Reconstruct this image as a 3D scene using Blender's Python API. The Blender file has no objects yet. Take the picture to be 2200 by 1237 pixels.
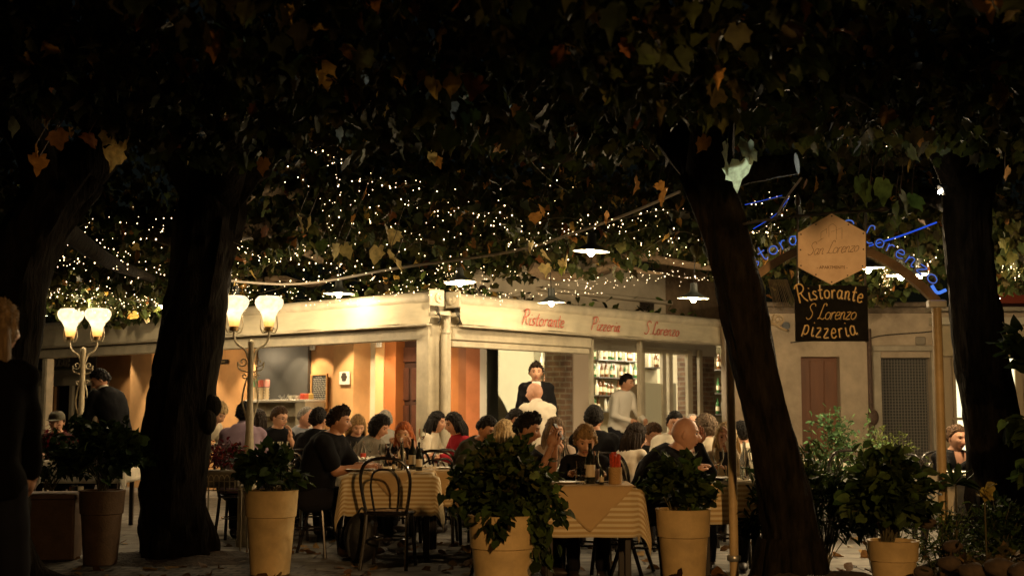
import bpy, math, random
import numpy as np
from mathutils import Vector, Matrix, noise as mnoise
random.seed(7); rng = np.random.default_rng(7)
R = math.radians
sc = bpy.context.scene
COL = sc.collection
# ---------------------------------------------------------------- camera
FPX = 2750.0; PITCH = math.atan(267/2750); CAMZ = 1.27
cd = bpy.data.cameras.new('camera'); cam = bpy.data.objects.new('camera', cd); COL.objects.link(cam)
cam.location = (0, 0, CAMZ); cam.rotation_euler = (R(90)+PITCH, 0, 0)
cd.sensor_width = 36; cd.lens = FPX/2200*36; cd.clip_end = 500; cd.clip_start = .1
cd.dof.use_dof = True; cd.dof.focus_distance = 10.5; cd.dof.aperture_fstop = 2.8
sc.camera = cam
# ---------------------------------------------------------------- night sky, faint moon, exposure
world = bpy.data.worlds.new("World"); sc.world = world; world.use_nodes = True
wn = world.node_tree.nodes; wl = world.node_tree.links
sky = wn.new('ShaderNodeTexSky'); sky.sky_type = 'NISHITA'; sky.sun_disc = False
sky.sun_elevation = R(4); sky.sun_rotation = R(150)
wl.new(sky.outputs[0], wn['Background'].inputs[0]); wn['Background'].inputs[1].default_value = 0.0006
sd = bpy.data.lights.new('moon', 'SUN'); sd.energy = 0.004; sd.angle = R(.5); sd.color = (.8, .9, 1)
so = bpy.data.objects.new('moon', sd); COL.objects.link(so); so.rotation_euler = (R(50), 0, R(-150))
vs = sc.view_settings; vs.view_transform = 'Standard'; vs.look = 'None'; vs.gamma = 1; vs.use_curve_mapping = False
vs.exposure = 1.02
cy = sc.cycles
cy.max_bounces = 6; cy.diffuse_bounces = 3; cy.glossy_bounces = 3; cy.transmission_bounces = 6; cy.transparent_max_bounces = 6
cy.caustics_reflective = False; cy.caustics_refractive = False; cy.sample_clamp_indirect = 2.0; cy.use_denoising = True
cy.blur_glossy = 1.0
# ---------------------------------------------------------------- pixel -> world helpers (pixels of the 2200 px photo)
cP, sP = math.cos(PITCH), math.sin(PITCH)
def W(px, py, Y):
    x = (px-1100)/FPX; y = (618.5-py)/FPX
    t = Y/(cP-y*sP)
    return Vector((x*t, Y, CAMZ+t*(sP+y*cP)))
def XG(px, Y, z=0.):   # x at depth Y for a point of height z seen in column px
    h = (z-CAMZ)/Y     # (sP+y cP)/(cP-y sP)=h
    y = (h*cP-sP)/(cP+h*sP)
    return (px-1100)/FPX*Y/(cP-y*sP)
# ---------------------------------------------------------------- lights that the place has, plus one added pendant
def lamp(name, kind, loc, power, col, size=.04, parent=None, to=None, spot=None, blend=.5):
    d = bpy.data.lights.new(name, kind); d.energy = power; d.color = col; d.shadow_soft_size = size
    o = bpy.data.objects.new(name, d); COL.objects.link(o); o.location = loc
    if kind == 'SPOT': d.spot_size = R(spot); d.spot_blend = blend
    if to is not None:
        o.rotation_euler = (Vector(to)-Vector(loc)).to_track_quat('-Z', 'Y').to_euler()
    if parent: o.parent = parent
    return o
WARM = (1, .72, .40); WARMW = (1, .80, .55); ORANGE = (1, .56, .22)
# ---------------------------------------------------------------- materials
MATS = {}
def mat(name, col, rough=.6, metal=0, var=0., vscale=8., bump=0., bscale=60., stretch=None, emit=None, es=0, spec=.5, trans=0, ior=1.45, alpha=1., coat=0, sheen=0, var2=None):
    if name in MATS: return MATS[name]
    m = bpy.data.materials.new(name); m.use_nodes = True; MATS[name] = m
    nt = m.node_tree; b = nt.nodes['Principled BSDF']
    b.inputs['Base Color'].default_value = (*col, 1); b.inputs['Roughness'].default_value = rough
    b.inputs['Metallic'].default_value = metal; b.inputs['Specular IOR Level'].default_value = spec
    b.inputs['Transmission Weight'].default_value = trans; b.inputs['IOR'].default_value = ior
    b.inputs['Coat Weight'].default_value = coat; b.inputs['Alpha'].default_value = alpha
    b.inputs['Sheen Weight'].default_value = sheen
    if emit: b.inputs['Emission Color'].default_value = (*emit, 1); b.inputs['Emission Strength'].default_value = es
    if var or bump:
        tc = nt.nodes.new('ShaderNodeTexCoord'); mp = nt.nodes.new('ShaderNodeMapping')
        nt.links.new(tc.outputs['Object'], mp.inputs[0])
        if stretch: mp.inputs['Scale'].default_value = stretch
    if var:
        n = nt.nodes.new('ShaderNodeTexNoise'); n.inputs['Scale'].default_value = vscale; n.inputs['Detail'].default_value = 6; n.inputs['Roughness'].default_value = .65
        nt.links.new(mp.outputs[0], n.inputs[0])
        r = nt.nodes.new('ShaderNodeValToRGB'); r.color_ramp.elements[0].position = .32; r.color_ramp.elements[1].position = .68
        c2 = var2 or tuple(min(1, c*(1+var)) for c in col)
        r.color_ramp.elements[0].color = (*[c*(1-var) for c in col], 1); r.color_ramp.elements[1].color = (*c2, 1)
        nt.links.new(n.outputs[0], r.inputs[0]); nt.links.new(r.outputs[0], b.inputs['Base Color'])
    if bump:
        n2 = nt.nodes.new('ShaderNodeTexNoise'); n2.inputs['Scale'].default_value = bscale; n2.inputs['Detail'].default_value = 5
        nt.links.new(mp.outputs[0], n2.inputs[0])
        bp = nt.nodes.new('ShaderNodeBump'); bp.inputs['Strength'].default_value = bump; bp.inputs['Distance'].default_value = .02
        nt.links.new(n2.outputs[0], bp.inputs['Height']); nt.links.new(bp.outputs[0], b.inputs['Normal'])
    return m
def emis(name, col, s, sample=True):
    m = bpy.data.materials.new(name); m.use_nodes = True; nt = m.node_tree
    nt.nodes.remove(nt.nodes['Principled BSDF']); e = nt.nodes.new('ShaderNodeEmission')
    e.inputs[0].default_value = (*col, 1); e.inputs[1].default_value = s
    nt.links.new(e.outputs[0], nt.nodes['Material Output'].inputs[0])
    if not sample: m.cycles.emission_sampling = 'NONE'
    return m
def leaf_mat(name):
    m = bpy.data.materials.new(name); m.use_nodes = True; nt = m.node_tree; b = nt.nodes['Principled BSDF']
    a = nt.nodes.new('ShaderNodeAttribute'); a.attribute_name = 'tint'
    tc = nt.nodes.new('ShaderNodeTexCoord'); n = nt.nodes.new('ShaderNodeTexNoise'); n.inputs['Scale'].default_value = 25; n.inputs['Detail'].default_value = 4
    nt.links.new(tc.outputs['Object'], n.inputs[0])
    mx = nt.nodes.new('ShaderNodeMixRGB'); mx.blend_type = 'MULTIPLY'; mx.inputs[0].default_value = .7
    r = nt.nodes.new('ShaderNodeValToRGB'); r.color_ramp.elements[0].color = (.4, .36, .32, 1); r.color_ramp.elements[1].color = (1.1, 1.1, 1.1, 1)
    r.color_ramp.elements[0].position = .3; r.color_ramp.elements[1].position = .6
    nt.links.new(n.outputs[0], r.inputs[0]); nt.links.new(a.outputs['Color'], mx.inputs[1]); nt.links.new(r.outputs[0], mx.inputs[2])
    nt.links.new(mx.outputs[0], b.inputs['Base Color']); b.inputs['Roughness'].default_value = .6; b.inputs['Specular IOR Level'].default_value = .12
    t = nt.nodes.new('ShaderNodeBsdfTranslucent'); nt.links.new(mx.outputs[0], t.inputs[0])
    ms = nt.nodes.new('ShaderNodeMixShader'); ms.inputs[0].default_value = .25
    nt.links.new(b.outputs[0], ms.inputs[1]); nt.links.new(t.outputs[0], ms.inputs[2]); nt.links.new(ms.outputs[0], nt.nodes['Material Output'].inputs[0])
    return m
LEAF = leaf_mat('leaf')
def brickish(name, c1, c2, mortar, scale, bump=.5, w=.5, h=.25, msize=.02, offset=.5):
    m = bpy.data.materials.new(name); m.use_nodes = True; nt = m.node_tree; b = nt.nodes['Principled BSDF']; b.inputs['Roughness'].default_value = .85
    tc = nt.nodes.new('ShaderNodeTexCoord'); t = nt.nodes.new('ShaderNodeTexBrick')
    t.inputs['Color1'].default_value = (*c1, 1); t.inputs['Color2'].default_value = (*c2, 1); t.inputs['Mortar'].default_value = (*mortar, 1)
    t.inputs['Scale'].default_value = scale; t.inputs['Mortar Size'].default_value = msize; t.inputs['Brick Width'].default_value = w; t.inputs['Row Height'].default_value = h
    t.offset = offset
    n = nt.nodes.new('ShaderNodeTexNoise'); n.inputs['Scale'].default_value = 3.; n.inputs['Detail'].default_value = 6
    wv = nt.nodes.new('ShaderNodeMixRGB'); wv.inputs[0].default_value = .04
    nt.links.new(tc.outputs['UV'], wv.inputs[1]); nt.links.new(n.outputs['Color'], wv.inputs[2]); nt.links.new(tc.outputs['Object'], n.inputs[0])
    nt.links.new(wv.outputs[0], t.inputs[0])
    n3 = nt.nodes.new('ShaderNodeTexNoise'); n3.inputs['Scale'].default_value = 6.; n3.inputs['Detail'].default_value = 8; nt.links.new(tc.outputs['Object'], n3.inputs[0])
    mx = nt.nodes.new('ShaderNodeMixRGB'); mx.blend_type = 'MULTIPLY'; mx.inputs[0].default_value = .8
    r = nt.nodes.new('ShaderNodeValToRGB'); r.color_ramp.elements[0].position = .3; r.color_ramp.elements[0].color = (.35, .35, .35, 1); r.color_ramp.elements[1].position = .65
    nt.links.new(n3.outputs[0], r.inputs[0]); nt.links.new(t.outputs[0], mx.inputs[1]); nt.links.new(r.outputs[0], mx.inputs[2]); nt.links.new(mx.outputs[0], b.inputs['Base Color'])
    bp = nt.nodes.new('ShaderNodeBump'); bp.inputs['Strength'].default_value = bump; bp.inputs['Distance'].default_value = .02; bp.invert = True
    nt.links.new(t.outputs['Fac'], bp.inputs['Height']); nt.links.new(bp.outputs[0], b.inputs['Normal'])
    return m
# ---------------------------------------------------------------- mesh builder
class MB:
    def __init__(s): s.v = []; s.f = []; s.m = []; s.uv = None
    def add(s, vs, fs, mi=0):
        o = len(s.v); s.v += [tuple(v) for v in vs]; s.f += [tuple(i+o for i in f) for f in fs]; s.m += [mi]*len(fs); return s
    def box(s, c, size, rot=0, M=None, mi=0, bev=0):
        x, y, z = (a/2 for a in size)
        if bev:
            b = bev; P = []
            for sz in (-1, 1):
                for k in (0, 1):
                    zz = sz*(z-(b if k == 0 else 0)) ; ins = 0 if k == 0 else b
                    P.append((zz, ins))
            P.sort(key=lambda p: p[0])
            vs = []
            for zz, ins in P:
                X, Y = x-ins, y-ins
                vs += [(-X+b, -Y, zz), (X-b, -Y, zz), (X, -Y+b, zz), (X, Y-b, zz), (X-b, Y, zz), (-X+b, Y, zz), (-X, Y-b, zz), (-X, -Y+b, zz)]
            fs = [tuple(reversed(range(8))), tuple(range(24, 32))]
            for k in range(3):
                for i in range(8): fs.append((k*8+i, k*8+(i+1) % 8, k*8+8+(i+1) % 8, k*8+8+i))
        else:
            vs = [(i*x, j*y, k*z) for k in (-1, 1) for j in (-1, 1) for i in (-1, 1)]
            fs = [(0, 2, 3, 1), (4, 5, 7, 6), (0, 1, 5, 4), (2, 6, 7, 3), (0, 4, 6, 2), (1, 3, 7, 5)]
        mt = M if M is not None else Matrix.Rotation(rot, 4, 'Z')
        return s.add([mt @ Vector(v)+Vector(c) for v in vs], fs, mi)
    def lathe(s, prof, c=(0, 0, 0), n=20, M=None, mi=0, wob=None):
        vs = []; fs = []; mt = M or Matrix()
        for k, (r, z) in enumerate(prof):
            for i in range(n):
                a = 2*math.pi*i/n; rr = r*(wob(a, z) if wob else 1)
                vs.append(mt @ Vector((rr*math.cos(a), rr*math.sin(a), z))+Vector(c))
        for k in range(len(prof)-1):
            for i in range(n): fs.append((k*n+i, k*n+(i+1) % n, (k+1)*n+(i+1) % n, (k+1)*n+i))
        if prof[0][0] > 1e-5: fs.append(tuple(reversed(range(n))))
        if prof[-1][0] > 1e-5: fs.append(tuple(range((len(prof)-1)*n, len(prof)*n)))
        return s.add(vs, fs, mi)
    def tube(s, path, r, n=8, mi=0, closed=False, cap=True):
        P = [Vector(p) for p in path]; N = len(P); rs = r if isinstance(r, (list, tuple)) else [r]*N
        vs = []; fs = []; up = None
        for i, p in enumerate(P):
            if closed: t = P[(i+1) % N]-P[i-1]
            else: t = P[min(i+1, N-1)]-P[max(i-1, 0)]
            if t.length < 1e-9: t = Vector((0, 0, 1))
            t.normalize()
            if up is None: up = t.orthogonal().normalized()
            up = up-t*up.dot(t)
            if up.length < 1e-6: up = t.orthogonal()
            up.normalize(); w = t.cross(up)
            for k in range(n):
                a = 2*math.pi*k/n; vs.append(p+(up*math.cos(a)+w*math.sin(a))*rs[i])
        for i in range(N if closed else N-1):
            j = (i+1) % N
            for k in range(n): fs.append((i*n+k, i*n+(k+1) % n, j*n+(k+1) % n, j*n+k))
        if not closed and cap: fs += [tuple(reversed(range(n))), tuple(range((N-1)*n, N*n))]
        return s.add(vs, fs, mi)
    def ell(s, c, r, n=14, m=10, M=None, mi=0):
        mt = M or Matrix(); vs = [mt @ Vector((0, 0, -r[2]))+Vector(c)]; fs = []
        for j in range(1, m):
            b = -math.pi/2+math.pi*j/m
            for i in range(n):
                a = 2*math.pi*i/n
                vs.append(mt @ Vector((r[0]*math.cos(a)*math.cos(b), r[1]*math.sin(a)*math.cos(b), r[2]*math.sin(b)))+Vector(c))
        vs.append(mt @ Vector((0, 0, r[2]))+Vector(c)); T = len(vs)-1
        for i in range(n): fs.append((0, 1+(i+1) % n, 1+i)); fs.append((T, T-n+i, T-n+(i+1) % n))
        for j in range(m-2):
            for i in range(n): fs.append((1+j*n+i, 1+j*n+(i+1) % n, 1+(j+1)*n+(i+1) % n, 1+(j+1)*n+i))
        return s.add(vs, fs, mi)
    def prism(s, poly, y0, y1, M=None, c=(0, 0, 0), mi=0):   # polygon in xz, extruded along y
        mt = M or Matrix(); n = len(poly)
        vs = [mt @ Vector((x, y0, z))+Vector(c) for x, z in poly]+[mt @ Vector((x, y1, z))+Vector(c) for x, z in poly]
        fs = [tuple(range(n)), tuple(reversed(range(n, 2*n)))]+[(i, i+n, (i+1) % n+n, (i+1) % n) for i in range(n)]
        return s.add(vs, fs, mi)
    def build(s, name, mats, parent=None, smooth=True, loc=None, uvf=None, ang=40):
        me = bpy.data.meshes.new(name); me.from_pydata(s.v, [], s.f)
        for m in (mats if isinstance(mats, (list, tuple)) else [mats]): me.materials.append(m)
        me.polygons.foreach_set('material_index', s.m)
        if uvf:
            uv = me.uv_layers.new(name='UVMap'); co = s.v
            dat = []
            for lp in me.loops: dat += list(uvf(co[lp.vertex_index]))
            uv.data.foreach_set('uv', dat)
        if smooth:
            me.polygons.foreach_set('use_smooth', [True]*len(me.polygons)); me.set_sharp_from_angle(angle=R(ang))
        me.update()
        o = bpy.data.objects.new(name, me); COL.objects.link(o)
        if loc is not None: o.location = loc
        if parent: o.parent = parent
        return o
def tag(o, label=None, cat=None, group=None, kind=None):
    if label: o['label'] = label
    if cat: o['category'] = cat
    if group: o['group'] = group
    if kind: o['kind'] = kind
    return o
def empty(name, loc, rz, label, cat, group=None):
    o = bpy.data.objects.new(name, None); COL.objects.link(o); o.location = loc; o.rotation_euler = (0, 0, rz)
    o.empty_display_size = .1
    return tag(o, label, cat, group)
def struct(o, label=None): o['kind'] = 'structure'; return o
KIDS = {}
def copy_tree(o, parent=None):
    c = o.copy(); COL.objects.link(c); c.parent = parent
    for ch in list(o.children): copy_tree(ch, c)
    return c
def dup(o, loc, rz, label, scale=None):
    c = copy_tree(o); c.location = loc; c.rotation_euler = (0, 0, rz); c['label'] = label
    if scale: c.scale = (scale,)*3
    return c
def spline(pts, k=6):
    P = [Vector(p) for p in pts]
    if len(P) < 3: return [P[0].lerp(P[-1], i/k) for i in range(k+1)]
    P = [2*P[0]-P[1]]+P+[2*P[-1]-P[-2]]; out = []
    for i in range(1, len(P)-2):
        a, b, c, d = P[i-1:i+3]
        for j in range(k):
            t = j/k
            out.append(.5*((2*b)+(c-a)*t+(2*a-5*b+4*c-d)*t*t+(3*b-a-3*c+d)*t**3))
    out.append(P[-2]); return out
# ---------------------------------------------------------------- leaves
HEART = np.array([(0, 0, 0), (0, .5, .0), (0, 1.05, -.06), (.22, -.14, .05), (.47, .02, .09), (.55, .3, .1), (.42, .62, .06), (.2, .83, 0),
                  (-.22, -.14, .05), (-.47, .02, .09), (-.55, .3, .1), (-.42, .62, .06), (-.2, .83, 0)], float)
HF = [(0, 3, 4, 5, 1), (1, 5, 6, 7, 2), (0, 1, 10, 9, 8), (1, 2, 12, 11, 10)]
_h = [(.12, -.12, .03), (.36, -.10, .06), (.42, .10, .05), (.60, .20, .10), (.47, .40, .05), (.44, .60, .08), (.23, .66, .03), (.11, .86, .0)]
LOBED = np.array([(0, 0, 0), (0, .45, 0), (0, 1.04, -.05)]+_h+[(-x*.94, y*1.03, z) for x, y, z in _h], float)
LF = [(0, 3, 4, 5, 1), (1, 5, 6, 7), (1, 7, 8, 9), (1, 9, 10, 2), (0, 1, 13, 12, 11), (1, 15, 14, 13), (1, 17, 16, 15), (1, 2, 18, 17)]
OVAL = np.array([(0, 0, 0), (0, .5, -.03), (0, 1, -.12), (.2, .2, .05), (.27, .5, .06), (.15, .82, 0), (-.2, .2, .05), (-.27, .5, .06), (-.15, .82, 0)], float)
OF = [(0, 3, 4, 1), (1, 4, 5, 2), (0, 1, 7, 6), (1, 2, 8, 7)]
NARROW = OVAL*np.array([.45, 1, 1])
def leaves(name, pos, size, tints, parent=None, shape='heart', droop=.8, dirs=None, curl=1., kind=None):
    T, F = {'heart': (HEART, HF), 'lobed': (LOBED, LF), 'oval': (OVAL, OF), 'narrow': (NARROW, OF)}[shape]
    n = len(pos); pos = np.asarray(pos, float); size = np.asarray(size, float)
    yaw = rng.uniform(0, 2*np.pi, n)
    if dirs is None:
        pit = rng.normal(-droop, .45, n)
        d = np.stack([np.cos(yaw)*np.cos(pit), np.sin(yaw)*np.cos(pit), np.sin(pit)], 1)
    else:
        d = np.asarray(dirs, float)+rng.normal(0, .25, (n, 3)); d /= np.linalg.norm(d, axis=1)[:, None]
    u = rng.normal(0, .45, (n, 3))+np.array([0, 0, 1.]); x = np.cross(d, u); x /= np.linalg.norm(x, axis=1)[:, None]+1e-9
    z = np.cross(x, d)
    t = T[None]*np.array([1, 1, 1])*np.ones((n, 1, 1)); c = rng.uniform(-.8, 2.4, n)*curl
    t[:, :, 2] = T[None, :, 2]*c[:, None]+ -.25*c[:, None]*T[None, :, 1]**2*.5
    t += rng.normal(0, .035, t.shape); t[:, :, 0] *= rng.uniform(.6, 1.1, n)[:, None]; t[:, :, 2] += (rng.uniform(-.5, .5, n)[:, None])*t[:, :, 0]*t[:, :, 1]
    co = pos[:, None]+size[:, None, None]*(t[:, :, 0:1]*x[:, None]+t[:, :, 1:2]*d[:, None]+t[:, :, 2:3]*z[:, None])
    nv = len(T); co = co.reshape(-1, 3)
    lens = np.array([len(f) for f in F]); fl = np.concatenate([np.array(f) for f in F])
    me = bpy.data.meshes.new(name); me.vertices.add(n*nv); me.vertices.foreach_set('co', co.astype(np.float32).ravel())
    loops = (fl[None]+np.arange(n)[:, None]*nv).ravel(); me.loops.add(len(loops)); me.loops.foreach_set('vertex_index', loops.astype(np.int32))
    L = np.tile(lens, n); st = np.concatenate([[0], np.cumsum(L)[:-1]])
    me.polygons.add(len(L)); me.polygons.foreach_set('loop_start', st.astype(np.int32)); me.polygons.foreach_set('loop_total', L.astype(np.int32))
    me.polygons.foreach_set('use_smooth', np.ones(len(L), bool))
    at = me.attributes.new('tint', 'FLOAT_COLOR', 'POINT')
    cc = np.concatenate([np.asarray(tints, float), np.ones((n, 1))], 1); at.data.foreach_set('color', np.repeat(cc, nv, 0).astype(np.float32).ravel())
    me.materials.append(LEAF); me.update(calc_edges=True); me.validate()
    o = bpy.data.objects.new(name, me); COL.objects.link(o)
    if parent: o.parent = parent
    if kind: o['kind'] = kind
    return o
GREENS = [(.022, .030, .008), (.034, .042, .011), (.05, .048, .014), (.026, .036, .012), (.03, .024, .009)]
def tints(n, pal, jit=.25):
    p = np.array(pal)[rng.integers(0, len(pal), n)]; return np.clip(p*(1+rng.normal(0, jit, (n, 1))), .005, .9)
# ---------------------------------------------------------------- stroke lettering
G = {'R': (.66, [[(.08, 0), (.14, .5), (.2, 1)], [(.0, .84), (.16, 1.02), (.44, 1.02), (.58, .8), (.45, .58), (.15, .5)], [(.3, .54), (.45, .2), (.66, 0)]]),
     'P': (.58, [[(.08, 0), (.14, .5), (.2, 1)], [(.0, .84), (.16, 1.02), (.44, 1.02), (.58, .8), (.45, .56), (.15, .48)]]),
     'S': (.55, [[(.52, .84), (.42, 1), (.2, .98), (.12, .78), (.26, .58), (.42, .38), (.38, .1), (.2, 0), (.02, .12)]]),
     'L': (.55, [[(.46, .84), (.42, 1), (.26, .96), (.2, .6), (.15, .15), (.04, .02)], [(.05, .04), (.22, .08), (.4, 0), (.56, .1)]]),
     'N': (.6, [[(.05, 0), (.1, 1), (.5, 0), (.55, 1)]]),
     'i': (.2, [[(.1, .46), (.08, .1), (.15, 0), (.24, .06)], [(.12, .66), (.14, .7)]]),
     's': (.34, [[(.3, .42), (.15, .47), (.07, .36), (.2, .24), (.3, .12), (.18, 0), (.03, .05)]]),
     't': (.3, [[(.16, .78), (.12, .2), (.17, 0), (.28, .06)], [(0, .48), (.3, .5)]]),
     'o': (.4, [[(.2, .46), (.05, .35), (.05, .1), (.2, 0), (.36, .12), (.35, .36), (.2, .46)]]),
     'r': (.32, [[(.05, .45), (.07, .2), (.06, 0)], [(.07, .3), (.18, .45), (.3, .42)]]),
     'a': (.44, [[(.34, .4), (.18, .47), (.04, .3), (.07, .05), (.22, .02), (.33, .2)], [(.35, .46), (.33, .1), (.38, 0), (.45, .06)]]),
     'n': (.42, [[(.05, .45), (.06, .2), (.05, 0)], [(.06, .28), (.18, .46), (.3, .4), (.3, .15), (.34, 0), (.42, .06)]]),
     'e': (.38, [[(.07, .24), (.32, .28), (.3, .44), (.15, .46), (.04, .25), (.1, .03), (.25, 0), (.38, .1)]]),
     'z': (.38, [[(.04, .44), (.33, .45), (.05, .02), (.36, .02)]]),
     'p': (.42, [[(.08, .46), (.07, .2), (.05, -.14)], [(.07, .38), (.2, .48), (.36, .4), (.36, .12), (.2, 0), (.07, .1)]]),
     'W': (.8, [[(0, 1), (.2, 0), (.4, .8), (.6, 0), (.8, 1)]]), 'U': (.55, [[(0, 1), (.02, .2), (.25, 0), (.48, .2), (.5, 1)]]),
     '.': (.15, [[(.06, .0), (.08, .03)]]), ' ': (.3, [])}
def strokes(text, sp=.06):
    out = []; x = 0
    for ch in text:
        w, ss = G[ch]
        for s_ in ss: out.append([(x+a, b) for a, b in s_])
        x += w+sp
    return out, x
def write(mb, text, place, h, r, shear=.0, n=5, mi=0, k=4, sp=.06, sx=1.):
    ss, wd = strokes(text, sp)
    for s_ in ss:
        pts = [place(((x+shear*y)*h*sx), y*h) for x, y in [(p[0], p[1]) for p in spline([(a, b, 0) for a, b in s_], k)]]
        mb.tube(pts, r, n=n, mi=mi)
    return wd*h*sx
def bfont(text, size, M, name, m, parent, extrude=.001):
    c = bpy.data.curves.new(name, 'FONT'); c.body = text; c.size = size; c.extrude = extrude; c.align_x = 'CENTER'; c.align_y = 'CENTER'
    o = bpy.data.objects.new(name, c); COL.objects.link(o)
    me = bpy.data.meshes.new_from_object(o.evaluated_get(bpy.context.evaluated_depsgraph_get())); bpy.data.objects.remove(o)
    me.materials.clear(); me.materials.append(m); me.name = name
    o = bpy.data.objects.new(name, me); COL.objects.link(o); o.matrix_local = M; o.parent = parent
    return o
# ================================================================= SETTING
def zpy(py, Y):
    y = (618.5-py)/FPX
    return CAMZ+Y*(sP+y*cP)/(cP-y*sP)
# ground -----------------------------------------------------------
pave = brickish('paving', (.17, .155, .13), (.23, .21, .18), (.05, .045, .04), 1.0, bump=.6, w=1.1, h=.42, msize=.012)
g = MB(); n = 60
xs = [-60+120*i/n for i in range(n+1)]; ys = [-20+120*i/n for i in range(n+1)]
g.add([(x, y, 0) for y in ys for x in xs], [(j*(n+1)+i, j*(n+1)+i+1, (j+1)*(n+1)+i+1, (j+1)*(n+1)+i) for j in range(n) for i in range(n)])
struct(g.build('ground', pave, uvf=lambda c: (c[0], c[1])))
cob = brickish('cobble', (.10, .085, .065), (.15, .125, .095), (.03, .025, .02), 1.0, bump=.9, w=.14, h=.11, msize=.014)
g = MB(); g.add([(-7, 7.5, .004), (-.9, 7.5, .004), (-1.2, 10.2, .004), (-2.2, 11.1, .004), (-8.5, 11.6, .004)], [(0, 1, 2, 3, 4)])
struct(g.build('cobbled_path', cob, uvf=lambda c: (c[0], c[1])))
# planting bed: a mound of earth about the right tree
soil = mat('soil', (.045, .03, .018), .95, var=.5, vscale=14, bump=1., bscale=30)
def mound(name, cx, cy, rx, ry, h, m, seed=0, n=44):
    b = MB(); vs = []
    for j in range(n+1):
        for i in range(n+1):
            u = -1+2*i/n; v = -1+2*j/n; r = math.hypot(u, v)
            z = h*max(0, 1-r*r)**.7*(1+.35*mnoise.noise(Vector((u*3+seed, v*3, 0)))) + .035*max(0, 1-r)*mnoise.noise(Vector((u*14, v*14, seed)))
            vs.append((cx+u*rx, cy+v*ry, z-.01))
    b.add(vs, [(j*(n+1)+i, j*(n+1)+i+1, (j+1)*(n+1)+i+1, (j+1)*(n+1)+i) for j in range(n) for i in range(n)])
    return struct(b.build(name, m))
mound('earth_mound', 1.98, 8.25, 1.0, .75, .24, soil, 3)
mound('earth_bed', -2.9, 11.3, .9, .6, .07, soil, 5)
mound('planting_bed', 4.0, 9.3, 1.5, .8, .2, soil, 8)

# ---------------------------------------------------------------- restaurant
cream = mat('cream_paint', (.52, .46, .34), .55, var=.24, vscale=3.5, bump=.05, bscale=80)
fabric = mat('awning_fabric', (.60, .53, .38), .85, var=.16, vscale=2.2, bump=.25, bscale=2.2, stretch=(.6, .6, 3))
orange = mat('orange_plaster', (.50, .27, .11), .8, var=.16, vscale=3, bump=.08)
orange2 = mat('orange_paint_light', (.58, .34, .15), .8, var=.12, vscale=3, bump=.06)
brown = mat('brown_orange_panel', (.30, .10, .025), .6, var=.1, vscale=4)
darkwood = mat('dark_wood', (.035, .014, .008), .45, var=.4, vscale=10, stretch=(1, 1, .15))
darkpanel = mat('dark_slate_panel', (.055, .055, .052), .35, var=.15, vscale=3)
creamwall = mat('cream_wall', (.55, .49, .36), .85, var=.07, vscale=3)
palewall = mat('pale_wall', (.74, .68, .5), .85, var=.05, vscale=2)
stucco = mat('stucco', (.46, .36, .25), .92, var=.25, vscale=2.2, bump=.35, bscale=18)
stucco2 = mat('stucco_pale', (.52, .45, .34), .92, var=.18, vscale=1.5, bump=.2, bscale=16)
white = mat('white_paint', (.75, .72, .64), .45)
black = mat('black_metal', (.012, .012, .012), .35)
steel = mat('grey_steel', (.4, .4, .38), .35, metal=.7)
redm = mat('red_paint', (.5, .03, .02), .5); redc = mat('faded_red_print', (.5, .09, .06), .7)
bricks = brickish('old_bricks', (.30, .19, .12), (.20, .12, .08), (.34, .29, .22), 1., bump=.7, w=.24, h=.075, msize=.012)
tile = mat('veranda_ceiling', (.5, .45, .36), .8)
class Wing:
    def __init__(s, C, E):
        s.C = Vector((C[0], C[1])); s.u = (Vector((E[0], E[1]))-s.C).normalized()
        s.n = Vector((s.u.y, -s.u.x))
        if s.n.y > 0: s.n = -s.n
        s.ang = math.atan2(s.u.y, s.u.x)
        s.M = Matrix(((s.u.x, s.n.x, 0, 0), (s.u.y, s.n.y, 0, 0), (0, 0, 1, 0), (0, 0, 0, 1)))
    def su(s, px, d=0, z=1.7):
        k = XG(px, 1., CAMZ+(z-CAMZ)/16.)
        P = s.C+s.n*d   # P + u t = (kY, Y)
        # P.x+u.x t = k (P.y+u.y t)
        return (k*P.y-P.x)/(s.u.x-k*s.u.y)
    def p(s, t, d, z=0): q = s.C+s.u*t+s.n*d; return Vector((q.x, q.y, z))
    def z(s, px, py, d=0): q = s.p(s.su(px, d), d); return zpy(py, q.y)
    def box(s, mb, t0, t1, z0, z1, d0, d1, mi=0, bev=0):
        c = s.p((t0+t1)/2, (d0+d1)/2, (z0+z1)/2); return mb.box(c, (abs(t1-t0), abs(d1-d0), z1-z0), M=s.M, mi=mi, bev=bev)
    def pbox(s, mb, px0, px1, z0, z1, d0, d1, mi=0, bev=0):
        return s.box(mb, s.su(px0, d1), s.su(px1, d1), z0, z1, d0, d1, mi, bev)
    def uv(s, c): q = Vector((c[0], c[1]))-s.C; return (q.dot(s.u)+q.dot(s.n), c[2])
LW = Wing((-.97, 15.2), (-7.94, 21.0)); RW = Wing((-.90, 15.2), (3.36, 19.95))
rest = empty('restaurant', (-.95, 15.2, 0), 0, 'cream corner restaurant veranda with rolled awnings and orange interior walls', 'restaurant building')
RP = lambda mb, name, m, **k: (lambda o: o)(mb.build(name, m, None, **k))
def part(o, par, label=None):
    o.parent = par; o.matrix_parent_inverse = Matrix.Translation(par.location).inverted() if par.type == 'EMPTY' and par.rotation_euler.z == 0 else Matrix()
    if label: o['label'] = label
    return o
def rp(mb, name, m, par=None, label=None, **k):
    o = mb.build(name, m, **k)
    o.parent = par or rest
    o.matrix_parent_inverse = rest.matrix_basis.inverted()
    if par: o.matrix_parent_inverse = Matrix()   # par itself is at origin in local space of rest
    if label: o['label'] = label
    return o
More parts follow.
